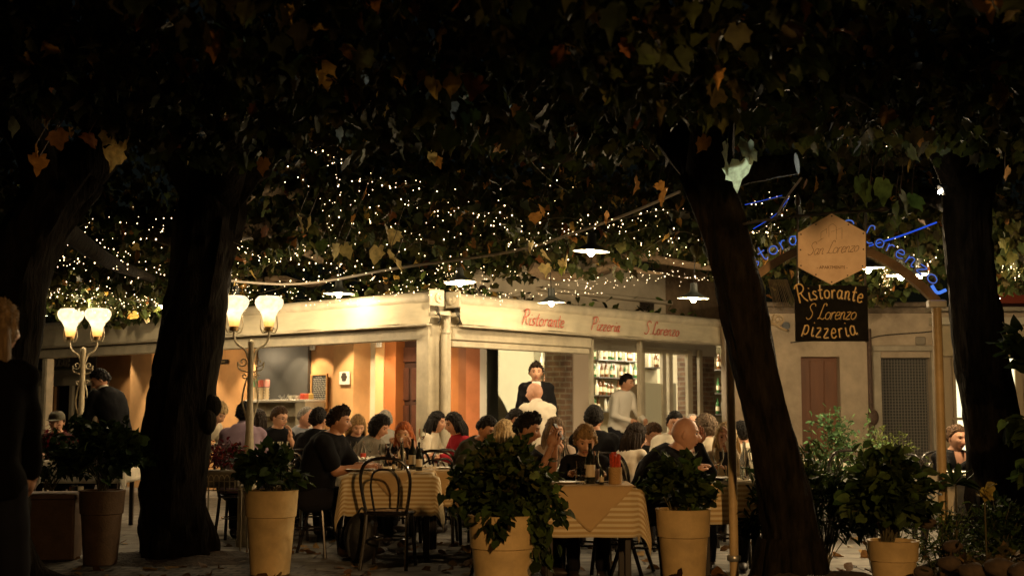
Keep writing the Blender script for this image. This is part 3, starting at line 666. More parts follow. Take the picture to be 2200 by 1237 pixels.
# neighbouring shop: awning, lit window
shop = empty('corner_shop', (hx(2120), HY, 0), 0, 'shop at far right with cream blind box and lit window', 'shop'); shop.matrix_basis = Matrix.Translation(shop.location)
def sp_(mb, name, m, **k):
    o = mb.build(name, m, **k); o.parent = shop; o.matrix_parent_inverse = shop.matrix_basis.inverted(); return o
b = MB(); hbox(b, 1995, 2600, zpy(700, HY), zpy(684, HY), .1, .35, bev=.01); sp_(b, 'blind_box', cream)
b = MB(); hbox(b, 2003, 2600, zpy(765, HY), zpy(701, HY), .1, .14); sp_(b, 'blind', mat('tan_blind', (.38, .3, .18), .85, var=.1, vscale=4))
b = MB(); hbox(b, 1990, 2600, zpy(672, HY), zpy(664, HY), .02, .4); sp_(b, 'gutter', mat('cream_gutter', (.35, .3, .22), .6))
b = MB(); hbox(b, 2130, 2600, zpy(655, HY), zpy(600, HY), -.3, .3); sp_(b, 'red_fascia', mat('red_fascia', (.22, .035, .015), .8))
b = MB(); hbox(b, 2025, 2040, 0, zpy(768, HY), .0, .06); hbox(b, 2046, 2052, 0, zpy(768, HY), .0, .06); hbox(b, 2180, 2195, 0, zpy(768, HY), .0, .06); hbox(b, 2025, 2195, zpy(902, HY), zpy(896, HY), .0, .05); sp_(b, 'window_frame', mat('tan_frame', (.4, .3, .18), .6))
b = MB(); hbox(b, 2050, 2182, zpy(1000, HY), zpy(770, HY), .005, .02); sp_(b, 'lit_window', emis('lit_window', (.95, .85, .5), .9))
# ================================================================= TREES
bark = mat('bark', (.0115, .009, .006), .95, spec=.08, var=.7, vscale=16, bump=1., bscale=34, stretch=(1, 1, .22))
lit_bark = mat('lit_branch_bark', (.13, .09, .05), .9, var=.5, vscale=14, bump=1., bscale=30)  # same tree's bark; lamplight on the back limbs put into this paler colour
def limb(mb, path, radii, n=16, rough=.09, seed=0, k=7):
    P = spline(path, k); N = len(P)
    rr = [np.interp(i/(N-1)*(len(radii)-1), range(len(radii)), radii) for i in range(N)]
    o = len(mb.v); mb.tube(P, rr, n=n)
    for i in range(o, len(mb.v)):   # furrowed bark
        v = Vector(mb.v[i]); c = P[(i-o)//n]; a = math.atan2(v.y-c.y, v.x-c.x)
        f = 1+rough*(mnoise.noise(Vector((math.cos(a)*3+seed, math.sin(a)*3, v.z*1.4)))*1.2+mnoise.noise(Vector((a*5, v.z*6, seed)))*.6)
        mb.v[i] = tuple(c+(v-c)*f)
def tree(name, base, label, trunk, radii, limbs, roots=5, rootlen=.5, burls=(), pale=()):
    o = empty(name, base, 0, label, 'tree'); o.matrix_basis = Matrix.Translation(base)
    b = MB(); B = Vector(base); limb(b, [Vector(p)-B for p in trunk], radii, n=32, rough=.17, k=12)
    for k in range(roots):
        a = 2*math.pi*k/roots+.4; d = Vector((math.cos(a), math.sin(a), 0)); r = radii[0]
        limb(b, [d*r*.45+Vector((0, 0, .42)), d*r*.95+Vector((0, 0, .13)), d*(r+rootlen*.5)+Vector((0, 0, .03)), d*(r+rootlen)+Vector((0, 0, -.05))], [r*.42, r*.33, r*.2, .03], n=10, seed=k)
    for c, r in burls: b.ell(Vector(c)-B, r, 12, 8)
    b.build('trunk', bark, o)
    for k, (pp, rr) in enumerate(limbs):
        b = MB(); limb(b, [Vector(p)-B for p in pp], rr, n=12, rough=.14, seed=k*3); b.build('branch', bark if k not in pale else lit_bark, o)
    return o
A = lambda px, py, Y: W(px, py, Y)
tA = tree('plane_tree', (XG(375, 11.3), 11.3, 0), 'broad dark tree trunk between the two lamp posts, forking overhead',
     [(XG(375, 11.3), 11.3, -.05), A(372, 1080, 11.3), A(385, 900, 11.3), A(405, 760, 11.3), A(432, 600, 11.3), A(452, 470, 11.3), A(455, 400, 11.2)], [.305, .285, .28, .272, .27, .29, .25],
     [([A(450, 440, 11.3), A(400, 350, 11.0), A(350, 270, 10.5), A(300, 180, 9.8), A(260, 60, 9)], [.2, .18, .16, .13, .09]),
      ([A(462, 440, 11.3), A(530, 340, 11.2), A(640, 285, 11), A(760, 270, 10.5), A(900, 240, 10)], [.24, .22, .17, .13, .08]),
      ([A(470, 420, 11.2), A(520, 250, 10.6), A(600, 120, 10), A(640, -60, 9)], [.2, .17, .14, .1]),
      ([A(470, 500, 11.4), A(560, 488, 11.9), A(640, 478, 12.5), A(760, 500, 13.4), A(930, 520, 14.5)], [.12, .09, .08, .06, .03]),
      ([A(560, 488, 11.9), A(620, 520, 12.3), A(690, 560, 13)], [.07, .05, .03]),
      ([A(440, 520, 11.4), A(360, 500, 12.2), A(260, 480, 13.2), A(150, 500, 14.5)], [.14, .12, .09, .05]),
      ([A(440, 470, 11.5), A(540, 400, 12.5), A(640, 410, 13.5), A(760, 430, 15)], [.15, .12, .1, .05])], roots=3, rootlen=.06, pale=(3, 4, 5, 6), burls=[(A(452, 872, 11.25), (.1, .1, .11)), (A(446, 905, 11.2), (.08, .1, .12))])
tB = tree('plane_tree', (XG(-40, 9.0), 9.0, 0), 'leaning dark tree trunk at the left edge above the standing person',
     [(XG(-40, 9), 9, -.05), A(-25, 950, 9), A(5, 740, 9), A(40, 580, 9.1), A(100, 460, 9.2), A(165, 370, 9.3)], [.34, .26, .24, .23, .23, .22],
     [([A(150, 390, 9.3), A(230, 290, 9.4), A(280, 160, 9.2), A(330, 20, 9)], [.19, .17, .13, .09]), ([A(120, 440, 9.2), A(60, 300, 9), A(-30, 180, 8.6)], [.17, .14, .1]),
      ([A(120, 480, 9.4), A(230, 560, 11), A(330, 600, 13)], [.09, .07, .04])])
tC = tree('plane_tree', (XG(1700, 8.6), 8.6, 0), 'leaning dark tree trunk beside the hanging signs, roots spreading on earth mound',
     [(XG(1712, 8.6), 8.6, .0), A(1700, 1130, 8.6), A(1665, 980, 8.6), A(1637, 860, 8.6), A(1612, 740, 8.6), A(1585, 600, 8.6), A(1548, 460, 8.7), A(1515, 370, 8.8)], [.25, .17, .152, .146, .146, .155, .17, .18],
     [([A(1520, 380, 8.8), A(1440, 280, 9), A(1350, 160, 9.2), A(1250, 20, 9)], [.17, .14, .11, .07]), ([A(1525, 370, 8.7), A(1540, 220, 8.4), A(1600, 60, 8)], [.16, .13, .09]),
      ([A(1570, 380, 8.7), A(1640, 362, 8.6), A(1712, 350, 8.5)], [.085, .08, .075])], roots=7, rootlen=.75)
tD = tree('plane_tree', (XG(2165, 10.3), 10.3, 0), 'dark tree trunk at the right behind the seated woman in black',
     [(XG(2165, 10.3), 10.3, -.05), A(2150, 1100, 10.3), A(2135, 950, 10.3), A(2108, 760, 10.3), A(2088, 600, 10.3), A(2078, 480, 10.3), A(2080, 400, 10.3)], [.3, .23, .215, .2, .19, .19, .2],
     [([A(2080, 430, 10.3), A(2020, 300, 10), A(1950, 160, 9.6), A(1900, 0, 9)], [.16, .13, .1, .07]), ([A(2085, 420, 10.3), A(2150, 320, 10.4), A(2250, 240, 10.5)], [.14, .12, .09]),
      ([A(2075, 450, 10.4), A(1980, 420, 12), A(1880, 430, 14)], [.1, .08, .05])])
vine = empty('climbing_vine', (-2.5, 16, 2.7), 0, 'tangle of vine stems and leaves lying over the veranda roof', 'climbing vine'); vine.matrix_basis = Matrix.Translation((-2.5, 16, 2.7))
vb = Vector((-2.5, 16, 2.7))
for k in range(13):
    y = random.uniform(14.2, 18.5); b = MB(); px = random.uniform(80, 900) if k < 9 else random.uniform(900, 1400); q = A(px, random.uniform(520, 600), y)-vb
    pts = [q]
    for j in range(5): pts.append(pts[-1]+Vector((random.uniform(.2, .55), random.uniform(-.3, .3), random.uniform(-.12, .16))))
    limb(b, pts, [.07, .06, .05, .045, .03, .015], n=8, rough=.3, seed=k); b.build('branch', mat('vine_bark', (.16, .11, .065), .9, var=.4, vscale=12, bump=.8, bscale=30), vine)
# crowns ------------------------------------------------------------
def bottomz(x, y):
    base = 3.0+.22*np.sin(x*1.3+y*.7)+.15*np.sin(x*2.9-y*1.7)
    base = np.where(y < 11.35, np.maximum(base, 1.27+.208*y+.10*np.sin(x*2.1+y)), base)
    base = np.where((y > 8.8) & (y < 11.35) & (x > -4.6) & (x < -.8), np.maximum(base, 1.27+.235*y), base)
    base = np.where((y > 12.5) & (x < -3.5), base-.22, base)
    base = np.where((y > 13.6) & (x > -.5) & (x < 4), base+.28, base)
    return base
N = 62000
yy = 4.3+(rng.random(N)**.72)*14.2; xx = (rng.random(N)*2-1)*(.44*yy+1.0)
zz = bottomz(xx, yy)+np.minimum(rng.exponential(.5, N), 2.6)
keep = np.ones(N, bool)
cl = np.array([mnoise.noise(Vector((a*1.6, b*1.6, c*1.6))) for a, b, c in zip(xx, yy, zz)])
keep &= cl > -.28
# cavity about the pendant lamps and the sign
rb = ((xx > 1.4) & (xx < 3.5) & (yy > 8) & (yy < 9.6) & (zz < 3.05)); keep &= ~rb
xx, yy, zz, cl = xx[keep], yy[keep], zz[keep], cl[keep]; N = len(xx)
tn = tints(N, GREENS, .3)
r_ = rng.random(N); patch = np.array([mnoise.noise(Vector((a*.8+9, b*.8, c*.8))) for a, b, c in zip(xx, yy, zz)])
ylw = (r_ < .016+.08*(patch > .3)); tn[ylw] = tints(ylw.sum(), [(.45, .28, .06), (.38, .2, .05), (.5, .36, .1), (.25, .11, .03)], .2)
brn = (r_ > .978); tn[brn] = tints(brn.sum(), [(.16, .06, .02), (.2, .1, .03)], .2)
sz = rng.uniform(.065, .14, N); tn[yy > 11.5] *= 1.2; tn[yy > 14.3] *= 1.4  # farther leaves tinted brighter, standing in for lamplight behind them
pos = np.stack([xx, yy, zz], 1)
trunks = np.array([[tA.location.x+.2, 11.3], [tB.location.x+.6, 9.0], [tC.location.x-.4, 8.6], [tD.location.x-.2, 10.3]])
d2 = ((pos[:, None, :2]-trunks[None])**2).sum(2); own = d2.argmin(1); far = (yy > 14.3)
for k, t in enumerate((tA, tB, tC, tD)):
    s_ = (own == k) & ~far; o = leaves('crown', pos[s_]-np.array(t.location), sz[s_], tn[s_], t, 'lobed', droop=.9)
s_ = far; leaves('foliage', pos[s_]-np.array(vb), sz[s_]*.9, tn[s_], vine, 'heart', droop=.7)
# low fringe of vine leaves over the awnings
n = 1500; t = rng.random(n)*9.4-.0; P_ = []
for i in range(n):
    if rng.random() < .93: q = LW.p(rng.random()**.9*9.2, rng.uniform(-1.5, .2), 0); q.z = 2.68+rng.exponential(.10)+max(0, (q.y-17)*.02)
    else: q = RW.p(rng.random()*5.4, rng.uniform(-.9, .1), 0); q.z = 2.72+rng.exponential(.08)
    P_.append(q)
tt_ = tints(n, GREENS+[(.09, .14, .03), (.12, .17, .04), (.4, .25, .06)], .3)
leaves('foliage', np.array(P_)-np.array(vb), rng.uniform(.06, .13, n), tt_, vine, 'heart', droop=.5)
# leaves seen singly; yellow and pale tints raised to hold caught lamplight
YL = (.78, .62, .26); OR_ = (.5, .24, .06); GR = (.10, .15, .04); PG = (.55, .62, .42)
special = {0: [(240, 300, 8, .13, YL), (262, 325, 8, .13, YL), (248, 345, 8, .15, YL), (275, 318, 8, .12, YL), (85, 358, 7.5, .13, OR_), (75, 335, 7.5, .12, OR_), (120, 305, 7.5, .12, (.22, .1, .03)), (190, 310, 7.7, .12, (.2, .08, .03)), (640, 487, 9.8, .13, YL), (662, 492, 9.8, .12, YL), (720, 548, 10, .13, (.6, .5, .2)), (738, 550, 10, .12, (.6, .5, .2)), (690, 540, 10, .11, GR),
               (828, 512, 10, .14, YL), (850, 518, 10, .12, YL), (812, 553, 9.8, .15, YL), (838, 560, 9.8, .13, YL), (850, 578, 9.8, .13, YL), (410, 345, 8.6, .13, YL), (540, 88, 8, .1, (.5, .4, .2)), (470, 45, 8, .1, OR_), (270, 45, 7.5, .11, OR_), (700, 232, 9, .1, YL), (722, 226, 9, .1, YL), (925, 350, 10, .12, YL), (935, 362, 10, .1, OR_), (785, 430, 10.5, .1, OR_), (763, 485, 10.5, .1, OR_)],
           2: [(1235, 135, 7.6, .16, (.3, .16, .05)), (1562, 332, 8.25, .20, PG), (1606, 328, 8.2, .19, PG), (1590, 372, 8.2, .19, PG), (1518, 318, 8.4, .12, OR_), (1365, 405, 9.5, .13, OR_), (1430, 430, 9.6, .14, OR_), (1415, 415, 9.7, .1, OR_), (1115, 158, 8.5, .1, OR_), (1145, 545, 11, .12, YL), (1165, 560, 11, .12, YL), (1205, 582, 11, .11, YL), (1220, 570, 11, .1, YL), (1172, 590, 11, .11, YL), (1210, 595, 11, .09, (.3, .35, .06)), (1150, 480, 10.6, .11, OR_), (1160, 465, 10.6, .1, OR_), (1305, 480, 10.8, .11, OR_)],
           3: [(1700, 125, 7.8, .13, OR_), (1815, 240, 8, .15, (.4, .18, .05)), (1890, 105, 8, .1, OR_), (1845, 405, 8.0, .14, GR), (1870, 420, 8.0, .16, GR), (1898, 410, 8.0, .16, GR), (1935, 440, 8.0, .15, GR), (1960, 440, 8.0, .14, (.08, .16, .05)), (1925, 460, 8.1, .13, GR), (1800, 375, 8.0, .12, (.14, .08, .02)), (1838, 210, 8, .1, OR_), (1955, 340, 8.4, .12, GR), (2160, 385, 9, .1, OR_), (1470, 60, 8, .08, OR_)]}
for k, L in special.items():
    t = (tA, None, tC, tD)[k]
    P_ = np.array([list(A(a, b-22, Y)) for a, b, Y, s_, c in L]); D_ = [(rng.normal(0, .25), -.25, -1) for _ in L]
    # blades face the viewer and hang
    leaves('crown', P_-np.array(t.location), [l[3]*1.0 for l in L], [l[4] for l in L], t, 'lobed', dirs=D_, curl=.6)
    for (a, bb_, Y, s_, c) in L: b = MB(); q = A(a, bb_-22, Y)-t.location; b.tube(spline([q, q+Vector((.02, .05, .08)), q+Vector((.06, .12, .22))], 4), .003, n=4); b.build('leaf_stalk', mat('stalk', (.1, .06, .03), .6), t)

# ================================================================= PENDANT LAMPS
shade_o = mat('shade_enamel_dark', (.05, .055, .05), .4); bulbE = emis('bulb', (1, .85, .6), 60); shade_i = mat('shade_enamel_white', (.9, .88, .8), .35)
plist = [(1270, 540, 12.0, .36, 'nearest dish pendant lamp, high in front of the leaves'), (988, 607, 14.2, .37, 'dish pendant lamp above the corner of the veranda'), (728, 631, 15.25, .375, 'dish pendant lamp close over the bright left awning'), (1185, 650, 15.2, .34, 'dish pendant lamp hanging over the word Ristorante on the awning'),
         (1490, 641, 14.2, .36, 'dish pendant lamp between the lettered awning and the leaning trunk'), (505, 645, 15.2, .34, 'dish pendant lamp behind the globes of the middle lamp post'), (352, 657, 15.5, .3, 'dish pendant lamp half hidden behind the broad left trunk'), (75, 676, 15.6, .3, 'dish pendant lamp at far left above the other lamp post'), (1865, 576, 11.6, .3, 'dish pendant lamp right beside the hexagonal sign'), (1936, 592, 12.6, .3, 'dish pendant lamp under the lettered arch, left of the next'), (1975, 590, 13.6, .28, 'dish pendant lamp seen just behind the arch end'), (2112, 640, 11.35, .3, 'added dish pendant lamp, unseen behind the right trunk, lighting the woman in black')]  # last pendant is added out of sight to light the round table
for i, (px, py, Y, w, lb) in enumerate(plist):
    q = A(px, py, Y); o = empty('pendant_lamp', q, random.uniform(0, 3), lb, 'pendant lamp', 'dish pendant lamps hanging under the trees'); o.rotation_euler.x = random.uniform(-.06, .08)
    r = w/2
    b = MB(); b.lathe([(r, 0), (r*.99, .012), (r*.6, .035), (r*.28, .07), (.045, .09), (.04, .17), (.0, .175)], n=28); sh_ = b.build('shade', shade_o, o, ang=50)
    b = MB(); b.lathe([(r*.985, -.001), (r*.6, .024), (r*.28, .055), (.02, .07)], n=28); b.build('reflector', shade_i, sh_)
    b = MB(); b.ell((0, 0, -.005), (.033, .033, .042), 12, 8); b.build('bulb', bulbE, o)
    b = MB(); b.tube([(0, 0, .17), (.01, 0, .5), (0, .03, .9)], .006, n=5); b.build('cord', black, o)
    pw = {0: 38, 1: 60, 2: 33, 3: 30, 4: 56, 5: 70, 6: 44, 7: 60, 8: 100, 9: 140, 10: 130, 11: 120}[i]
    lamp('pendant_light', 'POINT', q-Vector((0, 0, .035)), pw*1.15, (1, .73, .40), .035)

# ================================================================= FAIRY LIGHTS
fairy = emis('fairy_bulb', (1, .70, .36), 4.6, sample=False); wirem = mat('thin_wire', (.10, .08, .045), .6)
fb = MB(); fb.ell((0, 0, 0), (.0036, .0036, .0046), 6, 4); FB = fb.build('bulb', fairy); FBm = FB.data; bpy.data.objects.remove(FB)
nb_total = 0
def fairy_string(label, path, Y0, Y1, spacing, jit=.04, drop=0.):
    global nb_total
    my = sum(p[1] for p in path)/len(path)
    if my < 585 and Y1 > 11.3: f_ = (11.0-10.6)/max(.1, Y1-Y0); Y0, Y1 = 10.75, 11.25; spacing *= .9
    pts = [A(px+random.uniform(-3, 3), py, Y0+(Y1-Y0)*i/max(1, len(path)-1)) for i, (px, py) in enumerate(path)]
    P = spline(pts, 10); q0 = P[0]; spacing *= .66
    o = empty('light_string', q0, 0, label, 'string lights', 'strings of fairy lights in the trees')
    b = MB(); b.tube([p-q0 for p in P], .0022, n=3); b.build('wire', wirem, o)
    acc = 0; cnt = 0
    for a, c in zip(P, P[1:]):
        L = (c-a).length; t = spacing-acc
        while t < L and cnt < 96:
            p = a.lerp(c, t/L)+Vector((random.gauss(0, jit), random.gauss(0, jit), random.gauss(0, jit)))
            e = bpy.data.objects.new('bulb', FBm); COL.objects.link(e); e.parent = o; e.location = p-q0; s_ = random.choice((.5, .6, .7, .8, .9, 1, 1.2, 1.5)); e.scale = (s_, s_, s_)
            cnt += 1; t += spacing*random.uniform(.5, 1.9)*1.15
        acc = max(0, (acc+L) % spacing)
    nb_total += cnt
S = fairy_string
S('string lights climbing the dark crown top centre down to the left', [(903, 35), (893, 60), (905, 95), (880, 110), (880, 145), (856, 165), (858, 190), (836, 215), (840, 235), (803, 255), (780, 290), (752, 320), (735, 345), (700, 332), (668, 318)], 9.5, 10.5, .10, .015)
S('vertical drop of string lights right of the broad trunk', [(705, 345), (722, 350), (725, 400), (718, 440), (703, 460), (708, 500), (712, 545), (730, 590)], 10.6, 11.4, .075, .03)
S('string lights looping level with the upper left limb', [(752, 388), (800, 386), (822, 392), (850, 404), (890, 396), (914, 402)], 10.8, 11.4, .08, .03)
S('long sagging string lights right of the vertical drop', [(850, 415), (890, 440), (945, 452), (1010, 460), (1062, 456), (1110, 470)], 11, 12, .09, .03)
S('scattered string lights across the leaves above the centre cable', [(760, 455), (800, 500), (870, 505), (930, 490), (1000, 505), (1060, 520), (1120, 500), (1180, 470), (1240, 470)], 12, 13, .10, .10)
S('string lights in leaves left of the broad trunk, upper loop', [(110, 520), (160, 500), (170, 540), (200, 560), (250, 530), (300, 520), (345, 480), (368, 468)], 12.2, 13.5, .065, .05)
S('string lights in leaves left of the broad trunk, middle loop', [(100, 550), (150, 565), (178, 548), (220, 545), (260, 575), (290, 595), (335, 590), (352, 597)], 12.5, 13.5, .055, .05)
S('string lights bunched low over the left end of the awning', [(62, 610), (90, 622), (130, 628), (170, 640), (200, 650), (250, 645), (300, 640), (335, 655)], 13.5, 14.6, .035, .07)
S('second row of string lights low at far left', [(62, 640), (100, 620), (150, 640), (190, 660), (230, 655), (280, 650)], 14, 15, .04, .06)
S('thin string of lights crossing at mid height left of the trunk', [(190, 600), (220, 620), (270, 640), (300, 648), (330, 640)], 13, 14, .05, .05)
S('string lights sagging beside the middle lamp post leaves', [(500, 520), (520, 530), (545, 548), (575, 555), (610, 558), (640, 545), (660, 528)], 12, 12.6, .05, .02)
S('bunch of string lights above the middle lamp post globes', [(482, 560), (490, 590), (500, 610), (520, 625), (540, 632), (500, 636), (482, 615)], 13, 14, .05, .05)
S('string lights between the middle lamp post and the hanging yellow leaves', [(640, 575), (690, 560), (700, 590), (740, 560), (765, 580), (800, 580), (850, 590)], 12.2, 13.2, .07, .07)
S('dense string lights along the top of the left awning near the corner', [(600, 640), (660, 645), (720, 650), (760, 640), (840, 630), (880, 627), (930, 622), (945, 618)], 14.2, 14.8, .038, .04)
S('string lights over the corner where the awnings meet', [(945, 600), (960, 590), (985, 625), (1010, 620), (1035, 612), (1060, 625), (1100, 632)], 14, 15.4, .055, .06)
S('string lights drooping in arcs on the wall above the lettered awning', [(1020, 618), (1045, 638), (1085, 640), (1120, 628), (1160, 637), (1200, 622), (1245, 628), (1290, 628)], 15.0, 15.8, .08, .02)
S('dense string lights under the leaves left of the leaning trunk', [(1180, 618), (1220, 605), (1260, 610), (1310, 600), (1350, 595), (1390, 592), (1430, 590), (1480, 598), (1530, 592)], 14, 14.8, .035, .05)
S('string lights along the steel cable in the centre', [(1100, 540), (1160, 530), (1230, 500), (1290, 480), (1340, 470), (1400, 455), (1450, 450)], 12.2, 12.8, .07, .05)
S('scattered string lights left of the leaning trunk', [(1250, 440), (1330, 500), (1400, 490), (1380, 540), (1450, 500), (1500, 510), (1490, 560), (1440, 550)], 12.5, 13.5, .09, .09)
S('sparse string lights high in the centre crown', [(1070, 40), (1095, 75), (1150, 150), (1240, 175), (1310, 190), (1345, 185), (1395, 200)], 9.5, 10, .28, .05)
S('sparse string lights hanging down in the centre crown', [(1120, 230), (1135, 290), (1130, 330), (1175, 380), (1225, 415)], 10, 11, .17, .04)
S('sparse string lights high over the hanging signs', [(1640, 150), (1670, 150), (1750, 210), (1800, 130), (1720, 215), (1645, 240), (1860, 290), (1960, 280), (2050, 255), (2120, 260)], 9.5, 10, .30, .05)
S('string lights right of the leaning trunk above the arch', [(1602, 440), (1650, 430), (1690, 425), (1680, 450), (1640, 490), (1620, 500), (1680, 500)], 9.6, 10.2, .07, .03)
S('string lights bunched under the lettered arch', [(1885, 570), (1905, 580), (1900, 600), (1895, 615), (1905, 610), (1912, 590), (1890, 590)], 11.5, 12, .05, .035)
S('string lights scattered above the arch lettering', [(1880, 530), (1920, 520), (1950, 545), (1970, 560), (2000, 560), (2010, 545), (1985, 575)], 9.9, 10.5, .09, .05)
S('string lights in the leaves at the right edge', [(2075, 600), (2120, 575), (2150, 580), (2175, 565), (2190, 590), (2200, 610)], 12, 12.6, .06, .05)
S('fine string lights zigzagging behind the broad trunk at left', [(95, 575), (140, 590), (120, 540), (200, 530), (240, 555), (215, 590), (300, 560), (350, 540)], 12, 12.5, .07, .09)
S('faint string lights rising along the left trunk edge', [(150, 500), (190, 480), (240, 500), (300, 480), (360, 500)], 12, 12.5, .09, .08)
S('fine string lights in the leaves over the yellow hanging leaves', [(600, 420), (680, 400), (740, 430), (800, 450), (780, 490), (850, 540), (900, 520), (960, 550)], 12, 12.5, .08, .12)
S('fine string lights scattered left of the nearest pendant lamp', [(960, 420), (1020, 480), (1090, 440), (1120, 510), (1180, 540), (1210, 500)], 12, 12.5, .09, .12)
S('fine string lights low between corner column and lettered awning', [(560, 630), (640, 610), (720, 600), (800, 605), (880, 600), (960, 575), (1040, 590), (1120, 585)], 13.2, 13.8, .06, .06)
# steel cable with leaves, and blue neon rods
cabm = mat('galvanised_cable', (.5, .42, .32), .5)
def rod(label, pts, r, m, cat, name): b = MB(); P = spline(pts, 6); b.tube([p-P[0] for p in P], r, n=6); return tag(b.build(name, m, loc=P[0]), label, cat)
rod('long pale suspension cable slanting up through the leaves at centre', [A(430, 598, 13), A(640, 610, 13), A(860, 575, 12), A(1100, 540, 11.5), A(1250, 495, 11), A(1355, 457, 10.6), A(1460, 412, 10)], .012, cabm, 'cable', 'suspension_cable')
rod('thin brown stick hanging above the sign frame', [A(1665, 470, 9), A(1690, 425, 9), A(1722, 382, 8.8)], .008, cabm, 'stick', 'thin_rod')
neon = emis('blue_neon', (.03, .10, .7), .4); neonc = emis('cyan_neon', (.08, .22, .8), .5)
rod('blue glowing rod rising right from behind the hexagonal sign', [A(1868, 528, 9.4), A(1940, 505, 9.5), A(2012, 478, 9.6)], .0065, neon, 'neon tube', 'neon_tube')
rod('blue glowing line left of the sign, sloping to the trunk', [A(1618, 492, 9.4), A(1665, 462, 9.4), A(1696, 425, 9.4)], .0025, neon, 'neon tube', 'neon_tube')
rod('short thin blue line near the trunk beside the arch', [A(1600, 440, 9.4), A(1650, 428, 9.4), A(1680, 420, 9.4)], .002, neon, 'neon tube', 'neon_tube')
# flood light on the right tree
q = A(2022, 408, 9.4); fl = empty('flood_light', q, 0, 'small bright white spotlight fixed high on the right tree', 'spotlight')
b = MB(); b.lathe([(.02, .05), (.045, .0), (.04, -.005)], n=14, M=Matrix.Rotation(R(60), 4, 'Y')); b.build('housing', black, fl)
b = MB(); b.ell((-.02, -.02, -.02), (.014, .014, .014), 10, 8); b.build('lens', emis('flood', (1, .9, .72), 160), fl)
lamp('flood_lamp', 'SPOT', q+Vector((-.08, -.08, -.03)), 210, (.92, 1, .85), .03, to=A(1597, 352, 8.25), spot=13, blend=.5)
lamp('flood_lamp', 'POINT', q+Vector((-.1, -.12, -.05)), 1.6, (1, .9, .7), .03)

# ================================================================= SIGNS
SY = 8.35
sg = lambda px, py: A(px, py, SY)
fr = empty('hanging_sign', sg(1787, 535), 0, 'hexagonal wooden sign with thin script hung in iron frame', 'sign'); fr.matrix_basis = Matrix.Translation(fr.location); F0 = fr.location
iron = mat('wrought_iron', (.10, .09, .08), .5, metal=.5)
def fp(mb, name, m, **k): o = mb.build(name, m, fr, **k); return o
L_ = lambda px, py, dy=0: sg(px, py)-F0+Vector((0, dy, 0))
b = MB(); b.tube([L_(1714, 440), L_(1713, 620)], .0075); b.tube([L_(1860, 452), L_(1859, 618)], .0075); b.tube([L_(1700, 465), L_(1895, 450)], .009); 
for px, py, s_ in ((1714, 436, 1), (1893, 450, 0)):
    M = Matrix.Rotation(0 if s_ else R(84), 4, 'Y'); b.lathe([(0, -.03), (.012, -.02), (.02, .0), (.016, .03), (.006, .06), (0, .075)], L_(px, py), 10, M=M)
fp(b, 'frame', iron)
# arm back to the leaning trunk and the scroll bracket
b = MB(); b.tube(spline([L_(1700, 465), L_(1640, 470, .1), L_(1580, 476, .25)], 4), .009); fp(b, 'arm', iron)
b = MB(); sc_ = [(1655, 677), (1675, 686), (1692, 698), (1712, 706)]; b.tube(spline([L_(a, c, .25) for a, c in sc_], 6), .009)
ctr_ = (1690, 680); sp = [(ctr_[0]+(14-9*i/16)*math.cos(i*.55+2.2), ctr_[1]-(14-9*i/16)*math.sin(i*.55+2.2)) for i in range(20)]; b.tube([L_(a, c, .25) for a, c in sp], .008); b.tube(spline([L_(1640, 668, .3), L_(1668, 688, .25), L_(1686, 694, .25)], 5), .007); fp(b, 'scroll_bracket', mat('pale_iron', (.55, .5, .4), .5))
wood = mat('sign_wood', (.82, .60, .41), .6, var=.15, vscale=7, bump=.15, bscale=50, stretch=(1, 1, 1), var2=(.88, .68, .49))
hexp = [(1786, 459), (1859, 499), (1859, 576), (1786, 612), (1714, 574), (1714, 500)]
poly = [(L_(a, c).x, L_(a, c).z) for a, c in reversed(hexp)]; b = MB(); b.prism(poly, -.009, .009); fp(b, 'board', wood, smooth=False)
burn = mat('burnt_line', (.17, .085, .035), .8)
pxm = (sg(1860, 535).x-sg(1714, 535).x)/146
def pl_hex(px, py, sl=0): return lambda x, y: Vector((L_(px, py).x+x, -.011, L_(px, py).z+y+sl*x))
b = MB(); write(b, 'San Lorenzo', pl_hex(1733, 549, .08), 27*pxm, .0016, shear=.4, n=4, sx=.93, sp=-.02); fp(b, 'lettering', burn)
b = MB()
for (a, c, e, f) in ((1763, 515, 1763, 500), (1763, 500, 1775, 492), (1775, 492, 1775, 503), (1780, 510, 1780, 486), (1780, 486, 1788, 481), (1788, 481, 1796, 487), (1796, 487, 1796, 515), (1796, 495, 1808, 490), (1808, 490, 1808, 514), (1756, 520, 1768, 512), (1785, 498, 1792, 497)): b.tube([L_(a, c, -.0105), L_(e, f, -.0105)], .0011, n=4)
fp(b, 'line_drawing', burn)
bfont('- APARTMENTS -', 9*pxm, Matrix.Translation(L_(1787, 575)+Vector((0, -.0115, 0))) @ Matrix.Rotation(R(90), 4, 'X'), 'small_lettering', burn, fr)
b = MB()
for a, c in [(1786, 465), (1822, 483), (1854, 502), (1854, 536), (1852, 572), (1820, 592), (1786, 606), (1752, 590), (1720, 571), (1719, 537), (1720, 504), (1752, 483)]: b.ell(L_(a, c, -.012), (.005, .004, .005), 8, 5)
fp(b, 'studs', black)
bs = empty('restaurant_sign', sg(1786, 673), 0, 'square black board with gold painted lettering hung below the hexagon', 'sign'); bs.matrix_basis = Matrix.Translation(bs.location); B0 = bs.location
K_ = lambda px, py, dy=0: sg(px, py)-B0+Vector((0, dy, 0))
b = MB(); x0, x1 = K_(1708, 673).x, K_(1864, 673).x; z0, z1 = K_(1786, 733).z, K_(1786, 614).z; b.box(((x0+x1)/2, 0, (z0+z1)/2), (x1-x0, .02, z1-z0), bev=.002); b.build('board', mat('black_board', (.012, .012, .011), .9, var=.3, vscale=20, spec=.1), bs)
